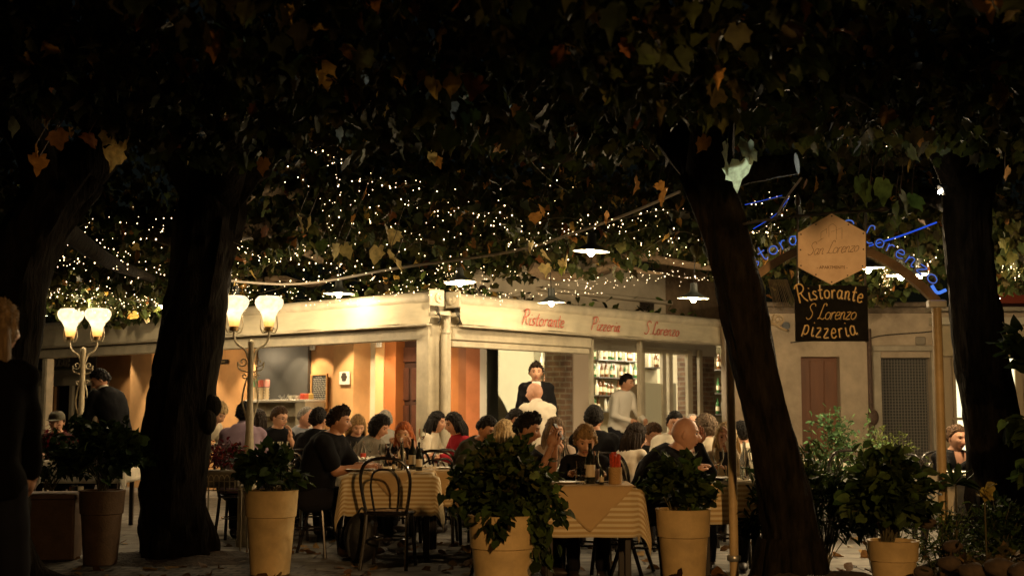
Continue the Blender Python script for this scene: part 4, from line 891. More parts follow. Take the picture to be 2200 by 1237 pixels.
b = MB(); b.tube([K_(1714, 614), K_(1714, 606)], .004); b.tube([K_(1859, 614), K_(1859, 606)], .004); b.build('hooks', iron, bs)
gold = mat('gold_lettering', (.85, .62, .28), .5, var=.15, vscale=30); shd = mat('dark_letter_edge', (.008, .006, .004), .5)
def arc_place(cx, base, wd, rise, dy, ox=0, oz=0):   # parabola: rise in the middle
    def f(x, y):
        u = (x-wd/2)/(wd/2); zc = rise*(1-u*u); sl = -2*rise*u/(wd/2); l = math.hypot(1, sl)
        return Vector((K_(cx, base).x+x-wd/2-sl/l*y+ox, dy, K_(cx, base).z+zc+y/l+oz))
    return f
for (txt, cx, base, wpx, hpx, rise, rr, shear, sp_, ht) in (('Ristorante', 1784, 652, 136, 38, 11, .0048, 0, .10, 1), ('S Lorenzo', 1785, 686, 112, 33, 0, .0026, .35, .0, 1), ('pizzeria', 1783, 716, 124, 42, -10, .0044, 0, .14, 1)):
    wd = wpx*pxm; _, w0 = strokes(txt, sp_); h = hpx*pxm; sx = wd/(w0*h+shear*h*.5)
    for (m_, dy, ox, oz, k2, nm) in ((shd, -.0125, .006, -.006, 1.25, 'letter_shadow'), (gold, -.016, 0, 0, 1, 'lettering')):
        b = MB(); write(b, txt, arc_place(cx, base, wd, rise*pxm, dy, ox, oz), h, rr*k2, shear=shear, n=5, sx=sx, sp=sp_); b.build(nm, m_, bs)
# ---------------------------------------------------------------- lettered arch
AY = 9.25
ar = empty('neon_arch', (A(1795, 600, AY).x, AY, 0), 0, 'curved arch on two round posts carrying blue neon letters', 'arch sign'); ar.matrix_basis = Matrix.Translation(ar.location); A0 = ar.location
xl, xr_ = A(1572, 900, AY).x-A0.x+.0, A(2020, 900, AY).x-A0.x; zpst = zpy(656, AY)
postm = mat('post_paint', (.50, .36, .18), .45, var=.15, vscale=10)
b = MB(); b.tube([(xl+.0, 0, -.02), (xl, 0, .9), (xl-.01, 0, zpst)], .032, n=16); b.build('post', postm, ar)
b = MB(); b.tube([(xr_, 0, -.02), (xr_, 0, zpst)], .034, n=16); b.build('post', postm, ar)
b = MB(); b.lathe([(.045, 0), (.05, .01), (.05, .03), (.045, .04)], (xl, 0, .22), 14); b.build('clamp', steel, ar)
b = MB(); b.box((xr_, 0, zpst+.01), (.13, .08, .06), bev=.01); b.build('bracket', white, ar); b = MB(); b.box((xl, 0, zpst+.01), (.13, .08, .06), bev=.01); b.build('bracket', white, ar)
pk = zpy(536, AY)-zpst; hw = (xr_-xl)/2; cxm = (xl+xr_)/2
def arcp(u, off=0, dy=0):   # u in -1..1
    z = zpst+.03+pk*(1-abs(u)**2.0); sl = -2*pk*u/hw; l = math.hypot(1, sl); return Vector((cxm+u*hw-sl/l*-off*-1*-1*0+sl/l*(-off), dy, z+off/l))
b = MB(); n = 40; w_ = .03
vs = []
for i in range(n+1):
    u = -1+2*i/n
    for off, dy in ((-.03, -.03), (.03, -.03), (.03, .03), (-.03, .03)): vs.append(arcp(u, off, dy))
b.add(vs, [(0, 1, 2, 3), (4*n+3, 4*n+2, 4*n+1, 4*n)]+[(4*i+k, 4*i+4+k, 4*i+4+(k+1) % 4, 4*i+(k+1) % 4) for i in range(n) for k in range(4)]); b.build('arch_beam', mat('arch_wood', (.30, .19, .09), .6, var=.25, vscale=12), ar)
txt = 'Ristorante S.Lorenzo'; _, w0 = strokes(txt, .12); h = .13; tot = w0*h
arcl = 1.9*hw
def plN(dy, off0):
    def f(x, y):
        u = (x/tot*2-1)*.93; return arcp(u, off0+y, dy)
    return f
let = mat('letter_metal', (.22, .12, .10), .6)
b = MB(); write(b, txt, plN(-.03, .055), h, .012, n=5, sp=.12); b.build('lettering', let, ar)
b = MB(); write(b, txt, plN(-.043, .055), h, .0025, n=5, sp=.12); b.build('neon_lettering', neonc, ar)
b = MB(); q0 = [arcp(.90, .05, -.03), arcp(.96, .04, -.03), arcp(.985, .10, -.03)]; b.tube(spline(q0, 4), .012, n=6); b.build('neon_end', neonc, ar)
# dry grasses hanging by the bracket behind the trunk
b = MB()
for k in range(26): a = A(1650+k*1.6, 600, 9.6); c_ = A(1665+k*1.9+random.uniform(-3, 3), 665+random.uniform(-8, 6), 9.6); b.tube([a, c_], .0022, n=3)
tag(b.build('dry_stalks', mat('straw', (.4, .3, .15), .8)), 'bunch of dry stalks hanging between trunk and black sign', 'dried stalks')

# ================================================================= LAMP POSTS
postw = mat('lamp_post_paint', (.55, .46, .30), .5, var=.2, vscale=14, bump=.1); 
def shade_mat():
    m = bpy.data.materials.new('lit_glass_shade'); m.use_nodes = True; nt = m.node_tree; nt.nodes.remove(nt.nodes['Principled BSDF'])
    e = nt.nodes.new('ShaderNodeEmission'); tc = nt.nodes.new('ShaderNodeTexCoord'); sx = nt.nodes.new('ShaderNodeSeparateXYZ'); nt.links.new(tc.outputs['Object'], sx.inputs[0])
    mr = nt.nodes.new('ShaderNodeMapRange'); mr.inputs[1].default_value = -.02; mr.inputs[2].default_value = .17; nt.links.new(sx.outputs['Z'], mr.inputs[0])
    r = nt.nodes.new('ShaderNodeValToRGB'); E = r.color_ramp.elements; E[0].position = .0; E[0].color = (.35, .12, .02, 1); E[1].position = .62; E[1].color = (1, .78, .42, 1); x = E.new(.3); x.color = (.9, .42, .1, 1); x = E.new(.95); x.color = (.9, .66, .36, 1)
    nz = nt.nodes.new('ShaderNodeTexNoise'); nz.inputs['Scale'].default_value = 14; nt.links.new(tc.outputs['Object'], nz.inputs[0])
    ml = nt.nodes.new('ShaderNodeMath'); ml.operation = 'MULTIPLY_ADD'; ml.inputs[1].default_value = 1.6; ml.inputs[2].default_value = .3; nt.links.new(nz.outputs[0], ml.inputs[0])
    nt.links.new(mr.outputs[0], r.inputs[0]); nt.links.new(r.outputs[0], e.inputs[0]); nt.links.new(ml.outputs[0], e.inputs[1]); nt.links.new(e.outputs[0], nt.nodes['Material Output'].inputs[0]); return m
shE = shade_mat()
def spiral(mb, c, r, a0, turns, sgn, rr=.006, k=22):
    pts = [(c[0]+r*(1-.8*i/k)*math.cos(a0+sgn*turns*2*math.pi*i/k), c[1], c[2]+r*(1-.8*i/k)*math.sin(a0+sgn*turns*2*math.pi*i/k)) for i in range(k+1)]; mb.tube(pts, rr, n=6); return pts[0]
def lamp_post(px, Y, ytop, rot, label, ped=True, gsc=1.0):
    x = XG(px, Y); o = empty('lamp_post', (x, Y, 0), rot, label, 'lamp post', 'twin globe lamp posts'); H = zpy(ytop, Y)   # top of post
    b = MB(); b.lathe([(.105, 0), (.11, .04), (.1, .08), (.095, .78), (.1, .8), (.09, .83), (0, .83)], n=20); b.build('pedestal', postw, o)
    b = MB(); b.lathe([(.045, .83), (.045, .95), (.036, 1.1), (.04, 1.25), (.03, 1.3), (.028, H-.03), (.034, H-.02), (.03, H+.02), (0, H+.04)], n=14); b.build('post', postw, o)
    b = MB()
    for s_ in (-1, 1):
        spiral(b, (s_*.075, 0, H-.18), .05, 0 if s_ > 0 else math.pi, 1.2, -s_*1); b.tube(spline([(s_*.03, 0, H-.28), (s_*.11, 0, H-.25), (s_*.125, 0, H-.18)], 5), .006)
        spiral(b, (s_*.055, 0, 1.62), .03, 0, 1.1, s_); b.tube(spline([(s_*.035, 0, 1.60), (s_*.06, 0, 1.5), (s_*.075, 0, 1.38), (s_*.05, 0, 1.28), (s_*.035, 0, 1.22)], 5), .008)
    b.build('scrolls', postw, o)
    for s_ in (-1, 1):
        b = MB(); b.tube(spline([(s_*.02, 0, H-.16), (s_*.06, 0, H-.06), (s_*.13, 0, H-.01), (s_*.165, 0, H+.06), (s_*.165, 0, H+.12)], 6), .011, n=8)
        for q_ in (-1, 1):
            b.tube(spline([(s_*.165+q_*.0, 0, H+.12), (s_*.165+q_*.055, 0, H+.10), (s_*.165+q_*.082, 0, H+.16), (s_*.165+q_*.075, 0, H+.24), (s_*.165+q_*.06, 0, H+.30), (s_*.165+q_*.085, 0, H+.335), (s_*.165+q_*.098, 0, H+.31)], 5), .006, n=6)
            spiral(b, (s_*.165+q_*.035, -.0, H+.13), .025, 0, 1, q_, .005)
        arm_ = b.build('arm', postw, o)
        b = MB(); b.lathe([(.042, 0), (.046, .05), (.04, .06)], (s_*.165, 0, H+.12), 14); b.build('socket', mat('brass_dark', (.25, .15, .05), .4, metal=.6), arm_)
        b = MB(); c = (0, 0, 0); b.lathe([(.046, 0), (.054, .05), (.062, .10), (.085, .145), (.122, .19), (.138, .23), (.132, .265), (.105, .295), (.085, .298), (.11, .27), (.125, .235), (.11, .2), (.07, .16), (.03, .1)], c, 28, wob=lambda a, z: 1+.035*math.sin(a*7)*max(0, z-.12)/.15)
        g_ = b.build('glass_shade', shE, arm_); g_.location = (s_*.165, 0, H+.16); g_.scale = (gsc,)*3
    lamp('post_light', 'POINT', (x, Y-.02, H+.52), 16, (1, .76, .45), .1)
    return o
lamp_post(531, 12.4, 737, R(8), 'pale twin globe lamp post beside the lilac shirt man')
lamp_post(167, 15.0, 752, R(-6), 'pale twin globe lamp post by the standing waiter at left', gsc=1.1)
# street lamp behind the viewpoint that lights pots and cloths
sl = empty('street_lamp', (1.9, -1.6, 0), 0, 'street lantern on a post behind the viewpoint', 'street lamp')
b = MB(); b.lathe([(.09, 0), (.06, .3), (.045, 3.3), (0, 3.3)], n=12); b.build('post', black, sl); b = MB(); b.lathe([(.2, 3.62), (.22, 3.6), (.05, 3.75), (0, 3.76)], n=12); b.build('hood', black, sl)
b = MB(); b.lathe([(.06, 3.3), (.13, 3.55), (0, 3.56)], n=12); b.build('lantern_glass', emis('sodium_glass', (1, .5, .15), 4), sl)
lamp('street_light', 'SPOT', (1.9, -1.3, 3.2), 600, (1, .54, .19), .12, to=(1.05, 9.2, .0), spot=33, blend=.4)
lamp('street_glow', 'POINT', (1.9, -1.3, 3.2), 150, (1, .60, .25), .12)
# ================================================================= POTTED PLANTS
potm = mat('ochre_pot', (.56, .40, .18), .65, var=.26, vscale=3.5, bump=.06, bscale=90)
potd = mat('terracotta_pot', (.13, .075, .038), .8, var=.25, vscale=8, bump=.2)
stem_m = mat('plant_stem', (.06, .05, .02), .8)
def pot(o, r, h, m=potm, band=True, taper=.72, sq=False):
    b = MB(); rb = r*taper
    R_ = lambda z: rb+(r-rb)*z/h
    prof = [(rb*.9, 0), (rb, .01)]
    if band: prof += [(R_(h*.68)-.006, h*.68), (R_(h*.69)+.004, h*.69)]
    prof += [(R_(h)-.002, h-.012), (R_(h)+.003, h), (R_(h)-.02, h+.001), (R_(h)-.025, h-.05), (0, h-.05)]
    if sq:
        b.lathe(prof, n=4, M=Matrix.Rotation(R(45), 4, 'Z') @ Matrix.Diagonal((1.414, 1.414, 1, 1)))
    else: b.lathe(prof, n=40)
    b.build('pot', m, o, ang=35)
def foliage(o, c, rad, n, size, pal, shape='oval', droop=.1, jit=.3, name='foliage', dens=.5, stems=10, low=-.4, base=None):
    # leaves set along many arching stems inside an uneven ellipsoid
    P_, D_ = [], []; c = Vector(c); base = Vector(base) if base is not None else c-Vector((0, 0, rad[2]*.9)); b = MB()
    k = max(6, n//26); seed = random.random()*50
    for i in range(k):
        a = random.uniform(0, 2*math.pi); e = random.uniform(low, 1.3); f = random.uniform(.55, 1.0)
        d = Vector((math.cos(a)*math.cos(e), math.sin(a)*math.cos(e), math.sin(e)))
        f *= 1+.35*mnoise.noise(d*1.8+Vector((seed, 0, 0)))
        tip = c+Vector((d.x*rad[0]*f, d.y*rad[1]*f, d.z*rad[2]*f)); mid = base.lerp(tip, .5)+Vector((0, 0, rad[2]*.28))
        pts = spline([base+Vector((random.uniform(-.04, .04), random.uniform(-.04, .04), 0)), mid, tip], 7)
        if i < stems*2: b.tube(pts, [.005-.003*j/(len(pts)-1) for j in range(len(pts))], n=4)
        m_ = n//k
        for j in range(m_):
            t = random.uniform(.3, 1)**.7*(len(pts)-1.001); q = pts[int(t)].lerp(pts[int(t)+1], t % 1)
            P_.append(q+Vector((random.gauss(0, .035), random.gauss(0, .035), random.gauss(0, .03)))); dd = (d+Vector((random.gauss(0, .6), random.gauss(0, .6), random.gauss(0, .5)-droop))); D_.append(dd)
    b.build('stems', stem_m, o)
    n_ = len(P_); return leaves(name, P_, rng.uniform(size*.6, size*1.25, n_), tints(n_, pal, jit), o, shape, dirs=D_)
DG = [(.02, .04, .01), (.03, .052, .014), (.04, .058, .014), (.016, .028, .008)]; OG = [(.035, .06, .014), (.028, .045, .01), (.055, .075, .02), (.018, .03, .008)]
def potted(px, Y, r, h, fc, fr_, n, size, pal, label, name='potted_plant', cat='potted plant', m=potm, shape='oval', **k):
    pk_ = {a: k.pop(a) for a in ('band', 'taper', 'sq') if a in k}
    o = empty(name, (XG(px, Y), Y, 0), random.uniform(0, 6) if not pk_.get('sq') else R(12), label, cat); 
    if not pk_.get('sq'): o.rotation_euler.z = 0
    pot(o, r, h, m, **pk_); foliage(o, fc, fr_, n, size, pal, shape, **k); return o
potted(580, 10.25, .213, .66, (0, 0, .80), (.30, .28, .20), 420, .085, DG, 'tall ochre pot with low dark bushy plant beside the broad left trunk', shape='heart')
potted(1470, 9.05, .192, .60, (-.04, 0, .74), (.27, .25, .22), 420, .08, OG, 'tall ochre pot with dark rounded plant in front of the bald man', shape='heart')
o = potted(1080, 8.05, .215, .64, (.02, 0, .85), (.32, .30, .27), 1600, .060, OG+[(.07, .07, .02)], 'large ochre pot with big overflowing bush at centre front', shape='heart', stems=22)
foliage(o, (.26, -.02, .62), (.17, .16, .32), 380, .068, OG+[(.06, .09, .02)], 'heart', droop=.9, name='foliage', low=-1.3, base=(.12, 0, .75)); foliage(o, (-.2, -.05, .74), (.18, .18, .2), 240, .07, DG, 'heart', droop=.6, low=-1.0, base=(-.05, 0, .72)); foliage(o, (-.02, -.2, .60), (.2, .06, .12), 110, .075, DG, 'heart', droop=1.0, low=-1.2, base=(0, -.12, .68))
potted(1922, 8.7, .17, .42, (-.02, .05, .68), (.33, .3, .34), 950, .09, OG+[(.05, .075, .02)], 'ochre pot with broad leaved shrub behind the spreading roots at right', shape='heart', stems=18)
potted(215, 10.9, .19, .62, (0, 0, .90), (.46, .36, .33), 900, .08, DG, 'dark tall pot with black leafy bush at left', m=potd, shape='heart')
o = empty('planter_box', (XG(100, 11.3), 11.3, 0), R(8), 'square terracotta planter with dark shrubs at far left', 'planter'); b = MB(); b.box((0, 0, .28), (.52, .4, .56), bev=.02); b.box((0, 0, .55), (.56, .44, .05), bev=.01); b.build('pot', potd, o); foliage(o, (0, 0, .85), (.40, .3, .28), 800, .075, DG, 'oval')
P_ = []; 
n = 90; q = rng.normal(0, 1, (n, 3))*np.array([.17, .12, .06])+np.array([-.02, 0, 1.07]); leaves('blossoms', q, rng.uniform(.03, .05, n), tints(n, [(.32, .02, .03), (.24, .02, .04)], .3), o, 'oval', droop=-.4)
# red flowering trough with wire basket beside the lamp post
o = empty('flower_trough', (XG(478, 12.0), 12.0, 0), R(-6), 'trough of dark red flowers on a stand beside the middle lamp post', 'flower trough')
b = MB(); b.box((0, 0, .66), (.36, .22, .16), bev=.015); b.build('trough', mat('trough', (.20, .17, .12), .7), o)
b = MB()
for k in range(9): x = -.2+k*.05; b.tube(spline([(x, -.14, .55), (x, -.14, .66), (x+.025, -.14, .70), (x+.05, -.14, .66), (x+.05, -.14, .55)], 4), .004, n=5)
b.tube([(-.2, -.14, .56), (.25, -.14, .56)], .005); b.tube([(-.2, -.14, .64), (.25, -.14, .64)], .004)
for x in (-.18, .2):
    for y in (-.1, .1): b.tube([(x, y, 0), (x, y, .58)], .008)
b.build('wire_stand', mat('pale_wire', (.5, .42, .28), .5), o)
foliage(o, (0, 0, .86), (.26, .18, .16), 380, .05, [(.16, .015, .02), (.10, .012, .02), (.20, .03, .02), (.03, .04, .01)], 'oval', name='foliage')
# shrubs at the right
def shrub(px, Y, c, rad, n, size, pal, label, shape='oval', name='shrub', **k):
    o = empty(name, (XG(px, Y), Y, 0), 0, label, 'shrub'); foliage(o, c, rad, n, size, pal, shape, base=(0, 0, .05), **k); return o
shrub(1770, 9.9, (0, 0, .60), (.42, .3, .42), 1500, .10, DG, 'dense dark long leaved shrub just right of the leaning trunk', 'narrow', stems=22)
shrub(1880, 10.0, (0, 0, .55), (.36, .3, .42), 900, .09, OG, 'olive leaved shrub behind the ochre pot at right', 'oval')
shrub(1645, 9.3, (.0, 0, .52), (.16, .14, .42), 300, .12, DG, 'narrow dark leafy plant between the arch post and leaning trunk', 'narrow')
shrub(2030, 9.0, (0, 0, .35), (.36, .3, .36), 900, .05, [(.05, .08, .02), (.07, .10, .03)], 'low feathery green shrub at foot of the right arch post', 'narrow')
shrub(2150, 9.2, (0, 0, .36), (.34, .3, .40), 800, .06, DG, 'low dark green shrub in the right corner', 'oval')
shrub(2090, 8.4, (.05, 0, .16), (.52, .25, .24), 700, .045, [(.10, .07, .03), (.07, .06, .02), (.14, .09, .04)], 'low brownish flowering ground plant before the right corner shrubs', 'heart')
shrub(1790, 13.6, (0, 0, 1.0), (.32, .25, .38), 520, .06, [(.08, .16, .07), (.10, .20, .08)], 'airy green leaved plant on the back table before the brown door', 'oval')
shrub(1850, 13.4, (.05, 0, 1.0), (.34, .25, .45), 480, .06, [(.08, .16, .07), (.10, .18, .06)], 'taller airy plant before the wall between the two doors', 'oval')
shrub(1925, 12.6, (0, 0, .72), (.42, .3, .45), 900, .055, [(.14, .18, .05), (.12, .15, .04)], 'pale green feathery shrub in front of the grille door', 'narrow')
o = empty('ivy_plant', (XG(2232, 8.8), 8.8, 0), 0, 'dark ivy climbing at the right edge of the picture', 'ivy')
for z_ in (1.0, 1.3, 1.6, .7): foliage(o, (.05, 0, z_), (.22, .15, .26), 170, .11, DG+[(.07, .12, .03)], 'heart', droop=.5, base=(.12, 0, z_-.3), low=-1)
q = A(2050, 1040, 8.9); o = empty('palm_plant', (q.x, 8.9, 0), 0, 'small dark plant with fan of narrow leaves before the round table', 'plant')
b = MB(); b.tube([(0, 0, 0), (.01, 0, q.z)], .006); b.build('stems', stem_m, o)
leaves('foliage', [(0, 0, q.z)]*10, [.16]*10, tints(10, [(.02, .035, .012)]), o, 'narrow', dirs=[(math.cos(a), -.1, math.sin(a)) for a in np.linspace(-.1, 3.1, 10)])
q = A(2115, 1060, 8.8); o = empty('hibiscus_plant', (q.x, 8.8, 0), 0, 'dull yellow drooping blooms above the right corner shrubs', 'flowering plant')
b = MB(); b.tube([(0, 0, 0), (0, 0, q.z)], .006); b.build('stems', stem_m, o); leaves('blossoms', np.array([(.02*i-.05, 0, q.z+.01*i) for i in range(7)]), [.085]*7, tints(7, [(.28, .21, .05)], .1), o, 'heart', dirs=[(math.cos(a), -.4, -.5) for a in np.linspace(0, 3.1, 7)])
# stones of the planting bed edge
stm = mat('bed_stone', (.06, .04, .024), .95, var=.35, vscale=9, bump=.6, bscale=22)
for i, (px, py, Y, s_) in enumerate(((1990, 1080, 8.9, .09), (2040, 1180, 8.2, .1), (2090, 1200, 8.0, .12), (2150, 1190, 7.9, .13), (2200, 1200, 7.8, .13), (1985, 1205, 8.3, .08), (2050, 1140, 8.6, .09))):
    b = MB(); z = max(.03, zpy(py, Y)); s_ *= .6; z *= .8; b.ell((0, 0, 0), (s_*1.2, s_*.9, s_*.8), 20, 14)
    b.v = [tuple(Vector(v)*(1+.22*mnoise.noise(Vector(v)*9+Vector((i*7, 0, 0)))+.12*mnoise.noise(Vector(v)*34))) for v in b.v]
    tag(b.build('stone', stm, loc=(XG(px, Y, z), Y, z)), ['rough stone highest in the right planting bed', 'rough stone at the left of the lower bed edge', 'rough stone second along the lower bed edge', 'rough stone third along the lower bed edge', 'rough stone at the very right of the bed edge', 'small rough stone close by the right ochre pot', 'rough stone under the brownish ground plant'][i], 'stone', 'stones edging the planting bed')
# fallen leaves
n = 420; q = np.stack([rng.uniform(-4, 4.6, n), rng.uniform(7.6, 13, n), np.full(n, .012)], 1)
m_ = ((q[:, 0]-1.95)/1.05)**2+((q[:, 1]-8.25)/.8)**2 < 1; q[m_, 2] = .2
leaves('fallen_leaves', q, rng.uniform(.05, .12, n), tints(n, [(.22, .11, .04), (.32, .2, .08), (.12, .06, .02)], .3), None, 'heart', dirs=np.stack([rng.normal(0, 1, n), rng.normal(0, 1, n), np.full(n, .05)], 1), kind='stuff', curl=1.3)
# ================================================================= TABLES
def cloth_mat(name, c1, c2, period):
    m = bpy.data.materials.new(name); m.use_nodes = True; nt = m.node_tree; b = nt.nodes['Principled BSDF']; b.inputs['Roughness'].default_value = .85
    tc = nt.nodes.new('ShaderNodeTexCoord'); s_ = nt.nodes.new('ShaderNodeSeparateXYZ'); nt.links.new(tc.outputs['UV'], s_.inputs[0])
    ml = nt.nodes.new('ShaderNodeMath'); ml.operation = 'MULTIPLY'; ml.inputs[1].default_value = 2*math.pi/period; nt.links.new(s_.outputs['Y'], ml.inputs[0])
    sn = nt.nodes.new('ShaderNodeMath'); sn.operation = 'SINE'; nt.links.new(ml.outputs[0], sn.inputs[0])
    r = nt.nodes.new('ShaderNodeValToRGB'); r.color_ramp.elements[0].position = .40; r.color_ramp.elements[1].position = .60; mr = nt.nodes.new('ShaderNodeMapRange'); mr.inputs[1].default_value = -1; nt.links.new(sn.outputs[0], mr.inputs[0]); nt.links.new(mr.outputs[0], r.inputs[0])
    r.color_ramp.elements[0].color = (*c1, 1); r.color_ramp.elements[1].color = (*c2, 1); nt.links.new(r.outputs[0], b.inputs['Base Color'])
    n = nt.nodes.new('ShaderNodeTexNoise'); n.inputs['Scale'].default_value = 160; nt.links.new(tc.outputs['Object'], n.inputs[0]); bp = nt.nodes.new('ShaderNodeBump'); bp.inputs['Strength'].default_value = .6; bp.inputs['Distance'].default_value = .012; n.inputs['Scale'].default_value = 7; n.inputs['Detail'].default_value = 8; nt.links.new(n.outputs[0], bp.inputs['Height']); nt.links.new(bp.outputs[0], b.inputs['Normal'])
    return m
stripe = cloth_mat('striped_cloth', (.46, .32, .14), (.66, .55, .35), .036)
plain = mat('plain_cloth', (.50, .34, .16), .85, var=.05, vscale=6, bump=.15, bscale=120)
whitec = mat('white_cloth', (.72, .66, .52), .85, var=.08, vscale=6, bump=.5, bscale=9)
def cloth(w, d, zt, drop, m, name, rot45=False, off=0., size=None, n=44, seed=0, wav=.012, par=None, loc=None, rz=0):
    b = MB(); vs = []; uvs = []; hx_, hy = w/2, d/2
    ex, ey = (hx_+drop, hy+drop) if not rot45 else (size, size)
    for j in range(n+1):
        for i in range(n+1):
            u, v = -1+2*i/n, -1+2*j/n; a, c = u*ex, v*ey
            if rot45: a, c = (u-v)*size*.7071, (u+v)*size*.7071
            uvs.append((a, c)); dx = max(0, abs(a)-hx_); dy = max(0, abs(c)-hy)
            sx, sy = math.copysign(1, a), math.copysign(1, c)
            x = max(-hx_, min(hx_, a)); y = max(-hy, min(hy, c)); 
            t = max(dx, dy); mn = min(dx, dy); dropz = t+.35*mn if mn > 0 else t
            fl = .10*t
            wv = wav*math.sin((y if dx > dy else x)*17+seed+2*math.sin((x+y)*4+seed))*min(1, t*6)
            if dx > 0 and dy > 0:
                # corner cone: cloth hangs as a fold leaning outwards
                an = math.atan2(dy, dx); rr = .06+.12*t*math.sin(2*an); x += sx*(math.cos(an)*rr+fl*.6); y += sy*(math.sin(an)*rr+fl*.6); dropz = math.hypot(dx, dy)*.96
            elif dx > 0: x += sx*(fl+.06*min(1, dx*8)*.35+wv)
            elif dy > 0: y += sy*(fl+.06*min(1, dy*8)*.35+wv)
            rd = min(1, max(dx, dy)/.02)
            vs.append((x+math.copysign(off, a)*rd, y+math.copysign(off, c)*rd, zt+off-dropz+.0015*mnoise.noise(Vector((a*9, c*9, seed)))))
    b.add(vs, [(j*(n+1)+i, j*(n+1)+i+1, (j+1)*(n+1)+i+1, (j+1)*(n+1)+i) for j in range(n) for i in range(n)])
    me = bpy.data.meshes.new(name); me.from_pydata(b.v, [], b.f); me.materials.append(m); uv = me.uv_layers.new(name='UVMap')
    uv.data.foreach_set('uv', [c for lp in me.loops for c in uvs[lp.vertex_index]]); me.polygons.foreach_set('use_smooth', [True]*len(me.polygons))
    o = bpy.data.objects.new(name, me); COL.objects.link(o); md = o.modifiers.new('thickness', 'SOLIDIFY'); md.thickness = .003; md.offset = 1
    if loc: o.location = loc; o.rotation_euler = (0, 0, rz)
    return o
tw = mat('table_wood', (.014, .009, .006), .5)
def table(x, y, w, d, rz, label, clabel, m=stripe, topper=None, drop=.36, zt=.755, seed=0, tsize=.55):
    o = empty('dining_table', (x, y, 0), rz, label, 'table', 'dining tables')
    b = MB(); b.box((0, 0, zt-.018), (w-.01, d-.01, .03), bev=.004); b.build('tabletop', tw, o)
    for sx in (-1, 1):
        for sy in (-1, 1): b = MB(); b.box((sx*(w/2-.05), sy*(d/2-.05), (zt-.035)/2), (.045, .045, zt-.035), bev=.005); b.build('leg', tw, o)
    c = cloth(w, d, zt+.001, drop, m, 'tablecloth', seed=seed, loc=(x, y, 0), rz=rz); tag(c, clabel, 'tablecloth', 'tablecloths')
    if topper: t = cloth(w, d, zt+.001, drop, topper, 'overcloth', rot45=True, off=.007, size=tsize, seed=seed+1, loc=(x, y, 0), rz=rz, wav=.006); tag(t, 'plain square cloth laid cornerwise over '+clabel, 'tablecloth', 'overcloths')
    return o
TZ = .767
table((XG(745, 11)+XG(928, 11))/2, 11.62, .72, 1.15, 0, 'table with bottles and glasses at the empty bentwood chair', 'striped cloth on the table behind the empty chair', topper=plain, seed=1, tsize=.55)
table(XG(985, 11.6)-.02, 11.75, .62, .8, 0, 'small table tucked right of the empty chair table', 'striped cloth on the table half behind the big bush', topper=plain, seed=2, drop=.3)
table((XG(1170, 9)+XG(1362, 9))/2, 9.28, .64, .62, 0, 'front table with breadstick holder, right of the big bush', 'striped cloth hanging in points on the breadstick table', topper=plain, seed=3, drop=.34, tsize=.44)
table(XG(1585, 9.6), 9.85, .55, .62, 0, 'table before the bald man, partly behind arch post and trunk', 'striped cloth on the table by the arch post', topper=None, seed=4, drop=.30)
table(XG(620, 13.2), 13.55, .8, .7, 0, 'back table before the man in the lettered shirt', 'pale cloth on the back table left of the man in black', whitec, seed=5, drop=.25)
table(XG(800, 13.4), 13.55, .95, .7, 0, 'back table covered with glasses and crumpled napkins', 'pale cloth on the back table with napkins', whitec, seed=6, drop=.25)
table(XG(1085, 12.6), 13.0, .8, .6, 0, 'back table before the leaning man in olive shirt', 'pale cloth on the back table behind the bush', whitec, seed=7, drop=.25)
table(XG(1430, 12.6), 12.75, .8, .6, 0, 'back table between woman in white blazer and man in white shirt', 'pale cloth on the back table before the man in white', whitec, seed=8, drop=.25)
table(XG(1230, 10.7), 10.95, .7, .6, 0, 'middle table before the grey haired woman', 'pale cloth on the table behind the front table', whitec, seed=9, drop=.25)
table(XG(1800, 13.9), 14.1, 1.0, .7, 0, 'long white table before the brown door', 'white cloth on the table before the brown door', whitec, seed=10, drop=.3)
table(XG(930, 13.8), 14.4, .6, .6, 0, 'small back table by the cream corner column', 'pale cloth on the small table by the corner column', whitec, seed=12, drop=.25)
table(XG(170, 14), 14.4, .8, .7, 0, 'back table by the man in the cap', 'pale cloth on the table by the man in the cap', whitec, seed=13, drop=.25)
# round table at right
o = empty('round_table', (XG(2055, 10.9), 11.05, 0), 0, 'small round table before the seated woman in black', 'table', 'dining tables'); b = MB(); b.lathe([(.26, .73), (.26, .75), (0, .75)], n=30); b.build('tabletop', tw, o)
b = MB(); b.lathe([(.2, 0), (.03, .03), (.03, .73)], n=14); b.build('leg', tw, o)
b = MB(); b.lathe([(0, .756), (.25, .756), (.265, .75), (.268, .70), (.275, .5), (.285, .42)], n=72, wob=lambda a, z: 1+(.045*math.sin(a*14)*max(0, (.75-z))/.33)); tag(b.build('tablecloth', whitec, loc=(XG(2055, 10.9), 11.05, 0)), 'cream cloth with small pleats on the round table', 'tablecloth', 'tablecloths')
b = MB(); b.lathe([(.0, 0), (.10, .004), (.135, .016), (.125, .016), (.09, .008), (0, .006)], (XG(2068, 10.9), 10.95, .758), 26); tag(b.build('plate', white), 'white plate before the woman at the round table', 'plate')

